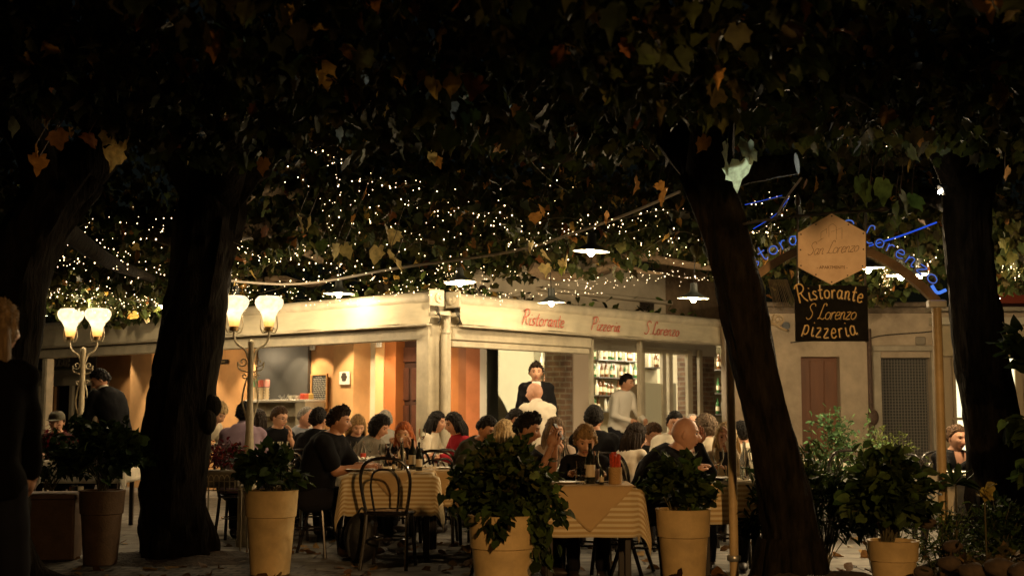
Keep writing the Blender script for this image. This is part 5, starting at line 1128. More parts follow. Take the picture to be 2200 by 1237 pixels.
# ================================================================= BENTWOOD CHAIRS
cwood = mat('bentwood_black', (.014, .011, .009), .25, spec=.6, coat=.3); cane = mat('cane_seat', (.24, .13, .05), .6, bump=.4, bscale=120)
def make_chair(label):
    o = empty('bentwood_chair', (0, 0, 0), 0, label, 'chair', 'black bentwood chairs')   # sitter faces -y
    b = MB(); b.tube([(.2*math.cos(a), .2*math.sin(a), .455) for a in np.linspace(0, 2*math.pi, 28, endpoint=False)], .017, n=8, closed=True); b.build('seat_ring', cwood, o)
    b = MB(); b.lathe([(0, .452), (.19, .452), (.192, .462), (0, .468)], n=26); b.build('seat', cane, o)
    for sx in (-1, 1):
        b = MB(); b.tube(spline([(sx*.15, -.13, .45), (sx*.165, -.155, .25), (sx*.18, -.18, 0)], 4), [.016]*9, n=8); b.build('leg', cwood, o)
        b = MB(); b.tube(spline([(sx*.17, .10, .46), (sx*.175, .15, .25), (sx*.19, .23, 0)], 4), [.016]*9, n=8); b.build('leg', cwood, o)
    b = MB(); b.tube([(.165*math.cos(a), .0+.17*math.sin(a), .24) for a in np.linspace(0, 2*math.pi, 26, endpoint=False)], .009, n=6, closed=True); b.build('leg_ring', cwood, o)
    hoop = lambda w, h, z0, y0: [(-w*.80, y0, z0), (-w*.95, y0+.025, z0+h*.35), (-w, y0+.055, z0+h*.68), (-w*.72, y0+.08, z0+h*.93), (0, y0+.088, z0+h), (w*.72, y0+.08, z0+h*.93), (w, y0+.055, z0+h*.68), (w*.95, y0+.025, z0+h*.35), (w*.80, y0, z0)]
    b = MB(); b.tube(spline(hoop(.205, .46, .44, .13), 6), .0145, n=8); b.build('back_hoop', cwood, o)
    b = MB(); b.tube(spline(hoop(.115, .36, .45, .145), 6), .010, n=8); b.build('inner_hoop', cwood, o)
    return o
chair0 = make_chair('empty black bentwood chair seen from behind at the bottle table'); chair0.location = (XG(835, 10.65), 10.72, 0); chair0.rotation_euler = (0, 0, R(180-8))
def chair(x, y, face, label):  # face: degrees, 0 = sitter faces camera, 90 = picture right
    return dup(chair0, (x, y, 0), R(face), label)
chair(XG(612, 12.7), 12.75, 178, 'empty black bentwood chair right of the lilac shirt man')
chair(XG(928, 12.0), 12.75, 175, 'empty black bentwood chair before the cream corner column')
chair(XG(1845, 12.6), 12.9, 170, 'empty black bentwood chair before the long white table')
chair(XG(1945, 12.3), 12.6, 165, 'black bentwood chair between the pale shrub and olive shrub')
chair(XG(1335, 10.2), 10.35, 250, 'black bentwood chair between breadstick table and bald man')

# ================================================================= TABLEWARE
gl = mat('clear_glass', (.95, .95, .92), .03, trans=1, ior=1.35, spec=.7); dkg = mat('dark_bottle_glass', (.01, .012, .006), .08, spec=.8); redl = mat('red_liquid', (.5, .06, .03), .3); silver = mat('pale_label', (.55, .45, .3), .6)
def ware(kind, x, y, label, s=1., z=TZ):
    b = MB(); c = (0, 0, 0)
    if kind == 'wine_glass': b.lathe([(.033, 0), (.034, .002), (.004, .008), (.0035, .085), (.02, .10), (.038, .14), (.037, .17), (.030, .205), (.0285, .205), (.035, .17), (.036, .14), (.018, .103), (0, .1)], c, 20); m = gl
    elif kind == 'tumbler': b.lathe([(.03, 0), (.036, .10), (.034, .10), (.029, .01), (0, .01)], c, 18); m = gl
    elif kind == 'carafe': b.lathe([(.045, 0), (.055, .03), (.052, .09), (.02, .15), (.016, .2), (.024, .24), (.022, .24), (.014, .2), (.018, .15), (.05, .09), (.05, .03), (0, .01)], c, 20); m = gl
    elif kind == 'clear_bottle': b.lathe([(.036, 0), (.038, .02), (.038, .15), (.014, .21), (.012, .27), (.015, .28), (0, .28)], c, 18); m = gl
    elif kind == 'wine_bottle': b.lathe([(.036, 0), (.038, .02), (.038, .18), (.015, .23), (.014, .29), (.016, .30), (0, .30)], c, 18); m = dkg
    elif kind == 'oil_bottle': b.lathe([(.026, 0), (.027, .01), (.027, .13), (.010, .17), (.009, .21), (.012, .22), (0, .225)], c, 14); m = dkg
    o = b.build(kind, m, loc=(x, y, z)); o.scale = (s,)*3; tag(o, label, kind.replace('_', ' '), 'glasses and bottles on the tables')
    if kind == 'wine_bottle': b = MB(); b.lathe([(.0386, .05), (.0386, .14)], c, 18); b.build('label', silver, o)
    if kind == 'oil_bottle': b = MB(); b.lathe([(.0276, .03), (.0276, .09)], c, 14); b.build('label', silver, o)
    return o
tx = lambda px, y: XG(px, y, .8)
ware('wine_glass', tx(822, 11.5), 11.5, 'wine glass left of its pair beside the empty chair hoop', 1.1); ware('wine_glass', tx(846, 11.6), 11.6, 'wine glass right of its pair before the red haired woman', 1.1)
ware('clear_bottle', tx(863, 11.35), 11.35, 'clear bottle before the red haired woman'); ware('wine_bottle', tx(886, 11.5), 11.5, 'dark wine bottle on the empty chair table', .9); ware('oil_bottle', tx(900, 11.25), 11.25, 'small dark oil bottle at the table corner nearest the empty chair', 1.1); ware('oil_bottle', tx(846, 11.2), 11.2, 'small dark vinegar bottle under the chair hoop', .6)
ware('tumbler', tx(828, 11.2), 11.2, 'low tumbler just behind the empty chair back'); ware('wine_glass', tx(758, 13.3), 13.35, 'wine glass standing among the napkins of the back table')
ob = ware('clear_bottle', tx(778, 13.3), 13.4, 'small bottle with red label among the napkins', .75); b = MB(); b.lathe([(.0392, .03), (.0392, .11)], (0, 0, 0), 16); b.build('label', redl, ob)
ware('wine_glass', tx(905, 13.2), 13.3, 'wine glass held up by the column, right of the red hair', z=.90)
ware('tumbler', tx(1247, 9.15), 9.15, 'lower of two stacked tumblers on the breadstick table', 1.1); ware('tumbler', tx(1249, 9.15), 9.15, 'upper tumbler standing in another on the breadstick table', 1.05, z=TZ+.055)
ware('wine_bottle', tx(1268, 9.2), 9.2, 'dark wine bottle on the breadstick table', .95); ware('carafe', tx(1283, 9.2), 9.25, 'glass carafe beside the dark bottle on the front table', .95); ware('tumbler', tx(1300, 9.2), 9.25, 'tumbler between carafe and breadstick holder', 1.1); ware('oil_bottle', tx(1292, 9.1), 9.08, 'short dark oil bottle on the breadstick table', .6)
o = empty('breadstick_holder', (tx(1322, 9.12), 9.12, TZ), 0, 'round woven holder with red packed breadsticks', 'breadstick holder'); b = MB(); b.lathe([(.045, 0), (.048, .12), (.044, .12), (.042, .01), (0, .01)], n=22); b.build('holder', mat('woven_holder', (.42, .25, .09), .7, bump=.6, bscale=90), o)
b = MB()
for k in range(8): a = k*.785; b.tube([(.024*math.cos(a), .024*math.sin(a), .02), (.03*math.cos(a), .03*math.sin(a), .2+.012*(k % 3))], .011, n=8)
b.build('breadsticks', mat('red_wrap', (.42, .05, .02), .4, var=.5, vscale=40), o)
ware('wine_glass', tx(1545, 9.7), 9.72, 'wine glass standing before the blonde woman', 1.15); ware('tumbler', tx(1568, 9.65), 9.65, 'tumbler beside the arch post', 1.1); ware('carafe', tx(1608, 9.7), 9.7, 'round carafe between arch post and trunk', 1.0); ware('clear_bottle', tx(1600, 9.9), 9.9, 'clear bottle behind the round carafe', 1.0)
for i, (px, y, k, l) in enumerate(((625, 13.4, 'tumbler', 'tumbler with juice before the man in the lettered shirt'), (648, 13.45, 'wine_glass', 'wine glass before the older man in blue'), (1208, 10.85, 'wine_glass', 'wine glass by the grey haired woman'), (1215, 10.9, 'clear_bottle', 'clear bottle behind the grey haired woman hands'), (1505, 12.6, 'wine_bottle', 'dark bottle between the bald man and his raised hand'), (1420, 12.6, 'tumbler', 'tumbler before the man in white'), (740, 13.4, 'tumbler', 'tumbler at left of the napkins'), (795, 13.5, 'wine_glass', 'wine glass before the curly haired woman'), (1720, 13.9, 'tumbler', 'tumbler at the left end of the long white table'), (1750, 13.9, 'tumbler', 'second tumbler on the long white table'), (1788, 13.9, 'tumbler', 'third tumbler on the long white table'), (1010, 11.6, 'tumbler', 'tumbler on the table half behind the big bush'))): ware(k, tx(px, y), y, l)
def napkin(px, y, s, label, seed):
    b = MB(); n = 14; vs = [((i/n-.5)*s, (j/n-.5)*s, .02+.045*abs(mnoise.noise(Vector((i*.35+seed, j*.35, seed))))+.02*mnoise.noise(Vector((i*.9, j*.9, seed)))) for j in range(n+1) for i in range(n+1)]
    b.add(vs, [(j*(n+1)+i, j*(n+1)+i+1, (j+1)*(n+1)+i+1, (j+1)*(n+1)+i) for j in range(n) for i in range(n)]); b.add([(v[0], v[1], .001) for v in vs], [(j*(n+1)+i, (j+1)*(n+1)+i, (j+1)*(n+1)+i+1, j*(n+1)+i+1) for j in range(n) for i in range(n)])
    o = b.build('napkin', mat('napkin_white', (.78, .72, .6), .85), loc=(tx(px, y), y, TZ), ang=80); tag(o, label, 'napkin', 'napkins on the tables')
napkin(770, 13.25, .2, 'crumpled white napkin nearest the man in black', 1); napkin(800, 13.3, .24, 'large crumpled white napkin at the middle of the back table', 5); napkin(835, 13.4, .2, 'folded striped napkin left of the red haired woman', 8); napkin(915, 11.5, .12, 'white cup shaped napkin on the table corner', 3)
def plate(px, y, r, label): b = MB(); b.lathe([(0, 0), (r*.7, .003), (r, .014), (r*.95, .015), (r*.65, .007), (0, .006)], n=26); tag(b.build('plate', white, loc=(tx(px, y), y, TZ)), label, 'plate', 'plates on the tables')
plate(775, 11.25, .13, 'plate under the forearm of the man in black'); plate(965, 11.6, .12, 'white plate on the table half behind the big bush'); plate(1555, 9.8, .11, 'plate before the blonde woman'); plate(1215, 9.2, .11, 'plate at the left of the breadstick table'); plate(850, 11.3, .05, 'small saucer under the chair hoop')
# backpack hung on the empty chair, handbag
b = MB(); b.ell((0, 0, 0), (.15, .10, .21), 20, 14); b.v = [tuple(Vector(v)*(1+.1*mnoise.noise(Vector(v)*8))) for v in b.v]; o = b.build('backpack', mat('black_nylon', (.012, .012, .013), .5, bump=.4, bscale=20), loc=(XG(775, 10.9), 10.95, .22)); tag(o, 'black backpack on the ground left of the empty chair', 'backpack')
b = MB(); b.tube(spline([(-.08, -.09, .12), (-.1, -.14, 0), (-.09, -.1, -.14)], 5), .012, n=6); b.tube(spline([(-.04, 0, .19), (0, 0, .25), (.04, 0, .19)], 5), .008, n=6); b.build('strap', mat('strap', (.03, .03, .03), .6), o)
# more small clutter on the cloths
fkm = mat('cutlery_steel', (.5, .48, .42), .3, metal=.8)
def fork(px, y, rz, label):
    b = MB(); b.tube([(0, 0, .004), (.12, 0, .006)], .0035, n=5)
    for k in (-1, 0, 1): b.tube([(.12, k*.004, .006), (.14, k*.009, .007), (.18, k*.008, .010)], .0022, n=4)
    tag(b.build('fork', fkm, loc=(tx(px, y), y, TZ+.002)), label, 'fork', 'forks on the tables').rotation_euler = (0, 0, R(rz))
fork(790, 11.3, 70, 'fork beside the forearm of the man in black'); fork(985, 11.6, 100, 'fork beside the plate half behind the big bush'); fork(1340, 9.2, 95, 'fork right of the breadstick holder'); fork(1200, 9.15, 80, 'fork left of the stacked tumblers')
def bowl_of(px, y, label, col):
    o = empty('bread_basket', (tx(px, y), y, TZ), 0, label, 'bread basket', 'bread baskets on the tables')
    b = MB(); b.lathe([(.06, 0), (.09, .05), (.085, .05), (.055, .008), (0, .008)], n=22); b.build('basket', mat('wicker', (.30, .18, .07), .8, bump=.8, bscale=90), o)
    for k in range(4): b = MB(); a = k*1.6; b.ell((0, 0, 0), (.035, .022, .018), 12, 8, M=Matrix.Rotation(a, 4, 'Z')); b.build('bread_piece', mat('bread', (.5, .3, .12), .8, var=.3, vscale=30), o).location = (.03*math.cos(a), .03*math.sin(a), .045+.006*k)
bowl_of(885, 11.75, 'small bread basket behind the dark bottles on the empty chair table', 0); bowl_of(1350, 12.5, 'small bread basket behind the breadstick holder on the back table', 0); bowl_of(660, 13.3, 'small bread basket at the right of the back left table', 0)
# ================================================================= PEOPLE
def skinm(name, c): return mat(name, c, .5, var=.08, vscale=14, bump=.04)
SK = {'fair': skinm('skin_fair', (.58, .32, .20)), 'tan': skinm('skin_tan', (.46, .23, .13)), 'pink': skinm('skin_pink', (.55, .30, .20)), 'dark': skinm('skin_olive', (.36, .18, .10))}
eyeM = mat('eye_dark', (.02, .012, .01), .2); scl = mat('eye_white', (.34, .27, .22), .3); lip = mat('lips', (.36, .10, .08), .5); 
HC = {'black': (.010, .008, .007), 'dark': (.022, .014, .009), 'brown': (.06, .032, .015), 'blonde': (.48, .34, .17), 'dblonde': (.26, .16, .07), 'grey': (.26, .24, .21), 'red': (.36, .10, .03), 'greybrown': (.17, .12, .08)}
HM = {k: mat('hair_'+k, v, .55, spec=.15, var=.6, vscale=45, bump=1., bscale=60, stretch=(1, 1, .12)) for k, v in HC.items()}
def gs(x, s): return np.exp(-(x/s)**2)
def head_arrays(nu=72, nv=56):
    v = np.linspace(-math.pi/2, math.pi/2, nv); u = np.linspace(0, 2*math.pi, nu, endpoint=False)
    V, U = np.meshgrid(v, u, indexing='ij'); d = np.stack([np.cos(V)*np.sin(U), -np.cos(V)*np.cos(U), np.sin(V)], -1).reshape(-1, 3)   # -y is the face
    x, y, z = d.T; P = d*np.array([.076, .097, .118])
    low = np.clip(-z-.05, 0, 1); face = np.clip(-y, 0, 1); back = np.clip(y, 0, 1)
    P[:, 0] *= 1-.30*low**1.3; P[:, 1] = np.where(y > 0, P[:, 1]*(1-.5*low), P[:, 1]*(1-.05*low)); P[:, 2] *= 1-.02*low
    P[:, 1] -= np.where(y < 0, .012*low*face, 0)
    P[:, 0] *= 1+.05*gs(z-.15, .3)*back
    X, Z = P[:, 0].copy(), P[:, 2].copy(); fr = (y < .1)
    f = np.zeros(len(X))
    f += .026*gs(X, .0115)*np.clip(gs(Z+.024, .016)+.45*gs(Z+.004, .018), 0, 1.05); f += .008*(gs(np.abs(X)-.013, .008)*gs(Z+.031, .009))
    f -= .011*gs(np.abs(X)-.031, .016)*gs(Z-.012, .013); f += .006*gs(np.abs(X)-.028, .024)*gs(Z-.034, .009); f += .005*gs(np.abs(X)-.031, .011)*gs(Z-.010, .006)
    f += .007*gs(X, .020)*gs(Z+.054, .006)+.007*gs(X, .017)*gs(Z+.067, .006)-.005*gs(X, .022)*gs(Z+.0605, .0028); f -= .004*gs(X, .03)*gs(Z+.08, .006); f += .010*gs(X, .02)*gs(Z+.098, .014)
    f += .005*gs(np.abs(X)-.048, .018)*gs(Z+.018, .02)
    P[:, 1] -= np.where(fr, f*np.clip(-y*1.6, 0, 1), 0)
    faces = []; mi = []
    for j in range(nv-1):
        for i in range(nu): faces.append((j*nu+i, j*nu+(i+1) % nu, (j+1)*nu+(i+1) % nu, (j+1)*nu+i))
    F = np.array(faces); C = P[F].mean(1); N_ = d[F].mean(1); m = np.zeros(len(F), int); ff = N_[:, 1] < -.3; ax = np.abs(C[:, 0])
    m[ff & (((ax-.031)/.012)**2+((C[:, 2]-.011)/.0046)**2 < 1)] = 2; m[ff & (((ax-.031)/.0068)**2+((C[:, 2]-.011)/.006)**2 < 1)] = 1
    m[ff & (((ax-.031)/.017)**2+((C[:, 2]-.031-.12*(.031-ax)*0)/.0042)**2 < 1)] = 4
    m[ff & ((ax/.024)**2+((C[:, 2]+.060)/.0085)**2 < 1)] = 3
    return P, faces, m, d
HP, HF_, HMi, HD = head_arrays()
def hair_arrays(style, seed):
    x, y, z = HD.T; P = HP.copy(); r = HD*np.array([.076, .097, .118])   # skull without the face relief
    P = r.copy(); low = np.clip(-z-.05, 0, 1); P[:, 0] *= 1-.2*low
    az = np.arctan2(x, -y); aa = np.abs(az)
    rag = .06*np.sin(az*9+seed)+.04*np.sin(az*17+2*seed)
    if style in ('short', 'crop', 'quiff'): line = np.interp(aa, [0, .9, 1.2, 1.4, 1.62, 1.8, 3.2], [.56, .52, .40, .02, .02, -.3, -.5])+rag*.5
    elif style == 'fringe': line = np.interp(aa, [0, .8, 1.1, 1.4, 3.2], [.42, .40, .2, -.35, -.6])+rag*.6
    elif style == 'bun': line = np.interp(aa, [0, .9, 1.25, 1.5, 1.8, 3.2], [.62, .58, .35, 0, -.3, -.55])
    else: line = np.interp(aa, [0, .7, 1.0, 1.25, 3.2], [.54, .46, .15, -1.0, -1.2])+rag*.6
    if style == 'recede': line = np.interp(aa, [0, .8, 1.3, 1.6, 1.8, 3.2], [.93, .95, .6, .1, -.3, -.5])
    th = {'short': .014, 'crop': .008, 'quiff': .018, 'fringe': .016, 'bun': .010, 'bob': .014, 'long': .012, 'curly': .026, 'recede': .007}[style]
    m = np.clip((z-line)*7, -1, 1)
    n3 = np.array([mnoise.noise(Vector(q*(22 if style == 'curly' else 11))+Vector((seed, 0, 0))) for q in HD]) if style in ('curly',) else np.array([mnoise.noise(Vector((q[0]*14, q[1]*14, q[2]*3))+Vector((seed, 0, 0))) for q in HD])
    hf = np.array([mnoise.noise(Vector((q[0]*34, q[1]*34, q[2]*12))+Vector((0, seed, 0))) for q in HD]); t = np.where(m > 0, th*(.35+.65*m)*(1+.8*n3+.9*hf), .010*m)
    if style == 'quiff': t += .018*gs(az, .6)*np.clip(m, 0, 1)*np.clip(z-.35, 0, 1)*2
    P = P+HD*t[:, None]; return P
class Body:
    pass
def rot_to(a, b):  # rotation taking -y (a) ...
    return Vector(a).rotation_difference(Vector(b)).to_matrix()
def loft(mb, rings, n=20, mi=0):   # rings: (center, right, front, rx, ry)
    vs = []; fs = []
    for c, rt, ft, rx, ry in rings:
        for i in range(n):
            a = 2*math.pi*i/n; ca, sa = math.cos(a), math.sin(a); e = .85
            vs.append(c+rt*(rx*math.copysign(abs(ca)**e, ca))+ft*(ry*math.copysign(abs(sa)**e, sa)))
    k = len(rings)
    for j in range(k-1):
        for i in range(n): fs.append((j*n+i, j*n+(i+1) % n, (j+1)*n+(i+1) % n, (j+1)*n+i))
    fs += [tuple(reversed(range(n))), tuple(range((k-1)*n, k*n))]; mb.add(vs, fs, mi)
def capsule(mb, a, b_, ra, rb, n=14):
    a, b_ = Vector(a), Vector(b_); d = (b_-a); L = d.length; M = d.to_track_quat('Z', 'Y').to_matrix().to_4x4()
    pr = [(ra*math.cos(t), ra*math.sin(t)) for t in np.linspace(-math.pi/2, 0, 5)]+[(rb*math.cos(t), L+rb*math.sin(t)) for t in np.linspace(0, math.pi/2, 5)]
    pr[0] = (1e-6, pr[0][1]); pr[-1] = (1e-6, pr[-1][1]); mb.lathe(pr, a, n, M=M)
def remesh(mb, vox, wr=0., seed=0., wscale=9., sm=3):
    me = bpy.data.meshes.new('tmp'); me.from_pydata(mb.v, [], mb.f); o = bpy.data.objects.new('tmp', me); COL.objects.link(o)
    r = o.modifiers.new('r', 'REMESH'); r.mode = 'VOXEL'; r.voxel_size = vox; s_ = o.modifiers.new('s', 'SMOOTH'); s_.iterations = sm; s_.factor = .5
    dg = bpy.context.evaluated_depsgraph_get(); out = bpy.data.meshes.new_from_object(o.evaluated_get(dg)); bpy.data.objects.remove(o); bpy.data.meshes.remove(me)
    if wr:
        n = len(out.vertices); co = np.empty(n*3, np.float32); out.vertices.foreach_get('co', co); co = co.reshape(-1, 3); no = np.empty(n*3, np.float32); out.vertex_normals.foreach_get('vector', no); no = no.reshape(-1, 3)
        f = np.sin(co[:, 2]*wscale*4+3*np.sin(co[:, 0]*wscale*1.7+seed)+2*np.sin(co[:, 1]*wscale*1.3+seed*2))*.6+np.sin(co[:, 0]*wscale*3.1+co[:, 2]*wscale*2+2*np.sin(co[:, 1]*wscale*2+seed))*.5
        co += no*(f*wr)[:, None]; out.vertices.foreach_set('co', co.ravel())
    out.polygons.foreach_set('use_smooth', [True]*len(out.polygons)); return out
def ik(s, t, l1, l2, hint):
    s, t, hint = Vector(s), Vector(t), Vector(hint); d = t-s; L = d.length
    if L > (l1+l2)*.995: t = s+d.normalized()*(l1+l2)*.995; d = t-s; L = d.length
    a = (l1*l1-l2*l2+L*L)/(2*L); h = math.sqrt(max(0, l1*l1-a*a)); u = d.normalized(); p = hint-u*hint.dot(u); p.normalize()
    return s+u*a+p*h, t
def hand(mb, w, fdir, palm, side, curl=.5):
    f = Vector(fdir).normalized(); n = Vector(palm); n = (n-f*n.dot(f)).normalized(); x = f.cross(n)*side   # x towards the thumb
    B = lambda a, b_, c: Vector(w)+x*a+f*b_+n*c
    M = Matrix((x, f, n)).transposed().to_4x4(); mb.ell(B(0, .045, 0), (.042, .052, .016), 14, 10, M=M)
    capsule(mb, B(0, -.02, 0), B(0, .02, 0), .024, .028, 10)
    for k, (px_, L) in enumerate(((.028, .072), (.010, .08), (-.009, .075), (-.026, .058))):
        cu = curl*(1+.15*k); p = B(px_, .085-.004*abs(k-1), 0); a = cu*.5; pts = [B(px_*.9, .06, 0), p]
        for s_ in (.42, .32, .26): a += cu*.55; p = p+(f*math.cos(a)+n*math.sin(a))*L*s_; pts.append(p.copy())
        mb.tube(pts, [.0095, .009, .008, .0075, .006], n=8)
    mb.tube([B(.022, .015, .004), B(.045, .04, .014), B(.052, .068, .024), B(.048, .088, .034)], [.012, .011, .009, .007], n=8)
PEOPLE = []
def person(px, pyt, Y, face, label, hair=('short', 'dark'), skin='tan', shirt=(.02, .02, .02), sleeve=1., trousers=(.02, .02, .025), stand=False, hface=None, pitch=8, lean=12, tilt=0, hands=None, wide=1., hs=1., coll=None, glasses=None, floor=0., chairlabel=True, female=False, extra=None, shoes=(.03, .02, .015), neckline=0., sweat=False, elb=None, seath=.45, layer=None, toph=None, hoff=(0,0)):
    hface = face if hface is None else hface
    seed = random.random()*40; rngs = random.Random(int(px*7+pyt)); k = .93 if female else 1.0
    head_top = zpy(pyt, Y); cosl = math.cos(R(lean)); sinl = math.sin(R(lean))
    Rb = Matrix.Rotation(R(face), 3, 'Z'); Rh = Matrix.Rotation(R(hface), 3, 'Z') @ Matrix.Rotation(R(pitch), 3, 'X') @ Matrix.Rotation(R(tilt), 3, 'Y')
    HH = .236*hs
    hipz = (.90*k if stand else seath+.075)+floor
    # spine length from the wanted head height
    want = head_top-(HH*.5+.004)       # head centre
    neck = .115*hs; sp = (want-neck*.9-hipz)/max(.35, cosl); sp = min(.66, max(.36, sp))
    if stand: hipz = want-neck*.9-.54*cosl; sp = .54
    fwd = Vector((0, -1, 0)); up = (Vector((0, -sinl, cosl)))
    hip = Vector((0, 0, hipz)); c7 = hip+up*sp; rt = Vector((1, 0, 0)); fr_ = up.cross(rt)*-1; fr_ = Vector((0, -cosl, -sinl))
    headc = c7+Vector((0, -.035-sinl*.06, neck))+Vector((0, 0, HH*.12))
    headc = Vector((headc.x+hoff[0], headc.y+hoff[1], want if abs(want-headc.z) < .12 else headc.z))
    # world placement: head centre column at px, depth Y
    hw = Rb @ headc; X0 = XG(px, Y, want); loc = Vector((X0-hw.x, Y-hw.y, 0))
    w = wide*(.9 if female else 1.)
    body = MB(); sh = MB(); tr = MB()
    def tors(mb, e, top=1., bottom=0.):
        prof = [(-.10, .155, .115), (0, .165, .118), (.18, .145+.0, .105+.012*(w-1)*5), (.42, .152, .112), (.66, .172, .12), (.84, .165, .108), (.93, .122, .088), (1.0, .078, .07)]
        if female: prof = [(-.10, .165, .12), (0, .17, .122), (.2, .128, .098), (.42, .138, .108), (.62, .15, .128), (.8, .148, .105), (.92, .112, .082), (1.0, .07, .062)]
        rings = []
        for t, a, c in prof:
            if t < bottom-.001 or t > top+.001: continue
            curve = .035*math.sin(math.pi*max(0, t))*(1 if lean > 4 else .3)
            rings.append((hip+up*sp*t-fr_*curve, rt, fr_, a*w+e, c*w+e))
        loft(mb, rings)
    shl = {s_: hip+up*sp*.855+rt*(.158*w*s_)+fr_*.0 for s_ in (-1, 1)}
    tors(body, -.012)
    capsule(body, c7-up*.05, headc+Vector((0, .01, -.05)), .062*(w*.5+.5), .052, 14)
    U, Fm = .29*k, .255*k
    for s_ in (-1, 1):
        capsule(body, c7-up*.05, shl[s_], .055, .045*w); capsule(sh, c7-up*.075+fr_*.0, shl[s_]-up*.01, .066, .062*w)
    defh = {-1: (-.13, -.36, (TZ+.03) if not stand else hipz+.1), 1: (.13, -.38, (TZ+.03) if not stand else hipz+.1)}
    hands = hands or {}; fin = MB(); el = {}; wr = {}
    for s_ in (-1, 1):
        h = hands.get(s_, defh[s_]); opt = h[3] if len(h) > 3 else None
        tgt = Vector(h[:3]) if h[2] is not None else None
        if opt == 'cheek': tgt = headc+ (Matrix.Rotation(R(hface-face), 3, 'Z') @ Vector((s_*.105, -.055, -.15)))
        if opt == 'chin': tgt = headc+ (Matrix.Rotation(R(hface-face), 3, 'Z') @ Vector((s_*.035, -.13, -.215)))
        hint = Vector((s_*.5, .15, -1)) if opt not in ('up',) else Vector((s_*.35, -.1, -1))
        if elb and s_ in elb: hint = Vector(elb[s_])
        e, t = ik(shl[s_], tgt, U, Fm, hint); el[s_], wr[s_] = e, t
        capsule(body, shl[s_], e, .047*w, .038*w); capsule(body, e, t, .038*w, .027)
        capsule(sh, shl[s_]-rt*s_*.02, e if sleeve > .5 else shl[s_].lerp(e, .75), .064*w, (.054 if sleeve > .5 else .062)*w)
        if sleeve > .5: capsule(sh, e, e.lerp(t, min(1, sleeve)*.96), .052*w, .040 if sleeve >= 1 else .045)
        if opt in ('cheek', 'chin', 'up', 'mouth'): fd = Vector((0, -.15, 1)); pn = Vector((-s_*.9, .5, 0)) if opt == 'cheek' else Vector((-s_, .1, 0)); cu = .5
        elif stand: fd = (t-e)+Vector((0, -.1, -.05)); pn = Vector((-s_, 0, 0)); cu = .5
        else: fd = (t-e).normalized()+Vector((-s_*.35, -.35, 0)); pn = Vector((0, 0, -1)); cu = .45
        hand(fin, t, fd, pn, s_, cu)
    # legs
    thigh, shin = .44*k, .43*k; feet = MB()
    for s_ in (-1, 1):
        hj = hip+rt*(.09*s_*w)-Vector((0, 0, .02))
        if stand: ank = Vector((s_*.11, .02 if s_ > 0 else -.08, .09+floor)); kn, ank = ik(hj, ank, (hj.z-.08-floor)*.5+.004, (hj.z-.08-floor)*.5+.004, Vector((0, -1, 0)))
        else: ank = Vector((s_*.13+(.03 if rngs.random() > .5 else -.02), -.40+rngs.uniform(-.08, .08), .09+floor)); kn, ank = ik(hj, ank, thigh, shin, Vector((s_*.15, -1, .6)))
        capsule(body, hj, kn, .075, .05); capsule(body, kn, ank, .05, .036)
        capsule(tr, hj, kn, .098*w, .066); capsule(tr, kn, ank+Vector((0, 0, .02)), .064, .052)
        feet.ell(ank+Vector((0, -.055, -.05)), (.042, .125, .038), 14, 8); feet.ell(ank+Vector((0, .015, -.03)), (.038, .05, .055), 12, 8)
    tors(sh, .013, top=1.0 if not neckline else .94, bottom=-.10); 
    if coll is not None or sweat: pass
    tors(tr, .010, top=.18)
    me = remesh(body, .015); me.name = 'person'; nb = len(me.vertices)
    # join: remeshed body + hands + head in one mesh
    bm_v = [0]*(nb*3); me.vertices.foreach_get('co', bm_v); vb_ = np.array(bm_v).reshape(-1, 3)
    verts = [tuple(v) for v in vb_]; faces = [tuple(p.vertices) for p in me.polygons]; mis = [0]*len(faces)
    o_ = len(verts); verts += fin.v; faces += [tuple(i+o_ for i in f) for f in fin.f]; mis += [0]*len(fin.f)
    Rhl = Rb.inverted() @ Rh; o_ = len(verts); hm = np.array(Rhl)*hs
    verts += [tuple(v) for v in (HP @ hm.T+np.array(headc))]; faces += [tuple(i+o_ for i in f) for f in HF_]; mis += list(HMi)
    eb = MB()
    for s_ in (-1, 1):
        eb.ell((s_*.074, .008, -.004), (.010, .019, .032), 10, 8, M=Matrix.Rotation(R(s_*18), 4, 'Z'))
    o_ = len(verts); verts += [tuple(Rhl @ Vector(v)*hs+headc) for v in eb.v]; faces += [tuple(i+o_ for i in f) for f in eb.f]; mis += [0]*len(eb.f)
    bpy.data.meshes.remove(me); me = bpy.data.meshes.new('person'); me.from_pydata(verts, [], faces)
    for m in (SK[skin], eyeM, scl, lip, HM[hair[1]] if hair else HM['grey']): me.materials.append(m)
    me.polygons.foreach_set('material_index', mis); me.polygons.foreach_set('use_smooth', [True]*len(faces)); me.update()
    o = bpy.data.objects.new('person', me); COL.objects.link(o); o.location = loc; o.rotation_euler = (0, 0, R(face)); tag(o, label, 'person', 'people at the restaurant')
    def kid(me, name, m): me.name = name; me.materials.clear(); me.materials.append(m); c = bpy.data.objects.new(name, me); COL.objects.link(c); c.parent = o; return c
    cn = 'cloth_%d' % len(PEOPLE); sm_ = mat(cn, shirt, .9, spec=.06, bump=.2, bscale=150, sheen=.0)
    kid(remesh(sh, .014, wr=.0045, seed=seed), 'jacket' if layer else 'shirt', sm_); kid(remesh(tr, .016, wr=.003, seed=seed+3), 'trousers', mat('trousers_%d' % len(PEOPLE), trousers, .9, spec=.06))
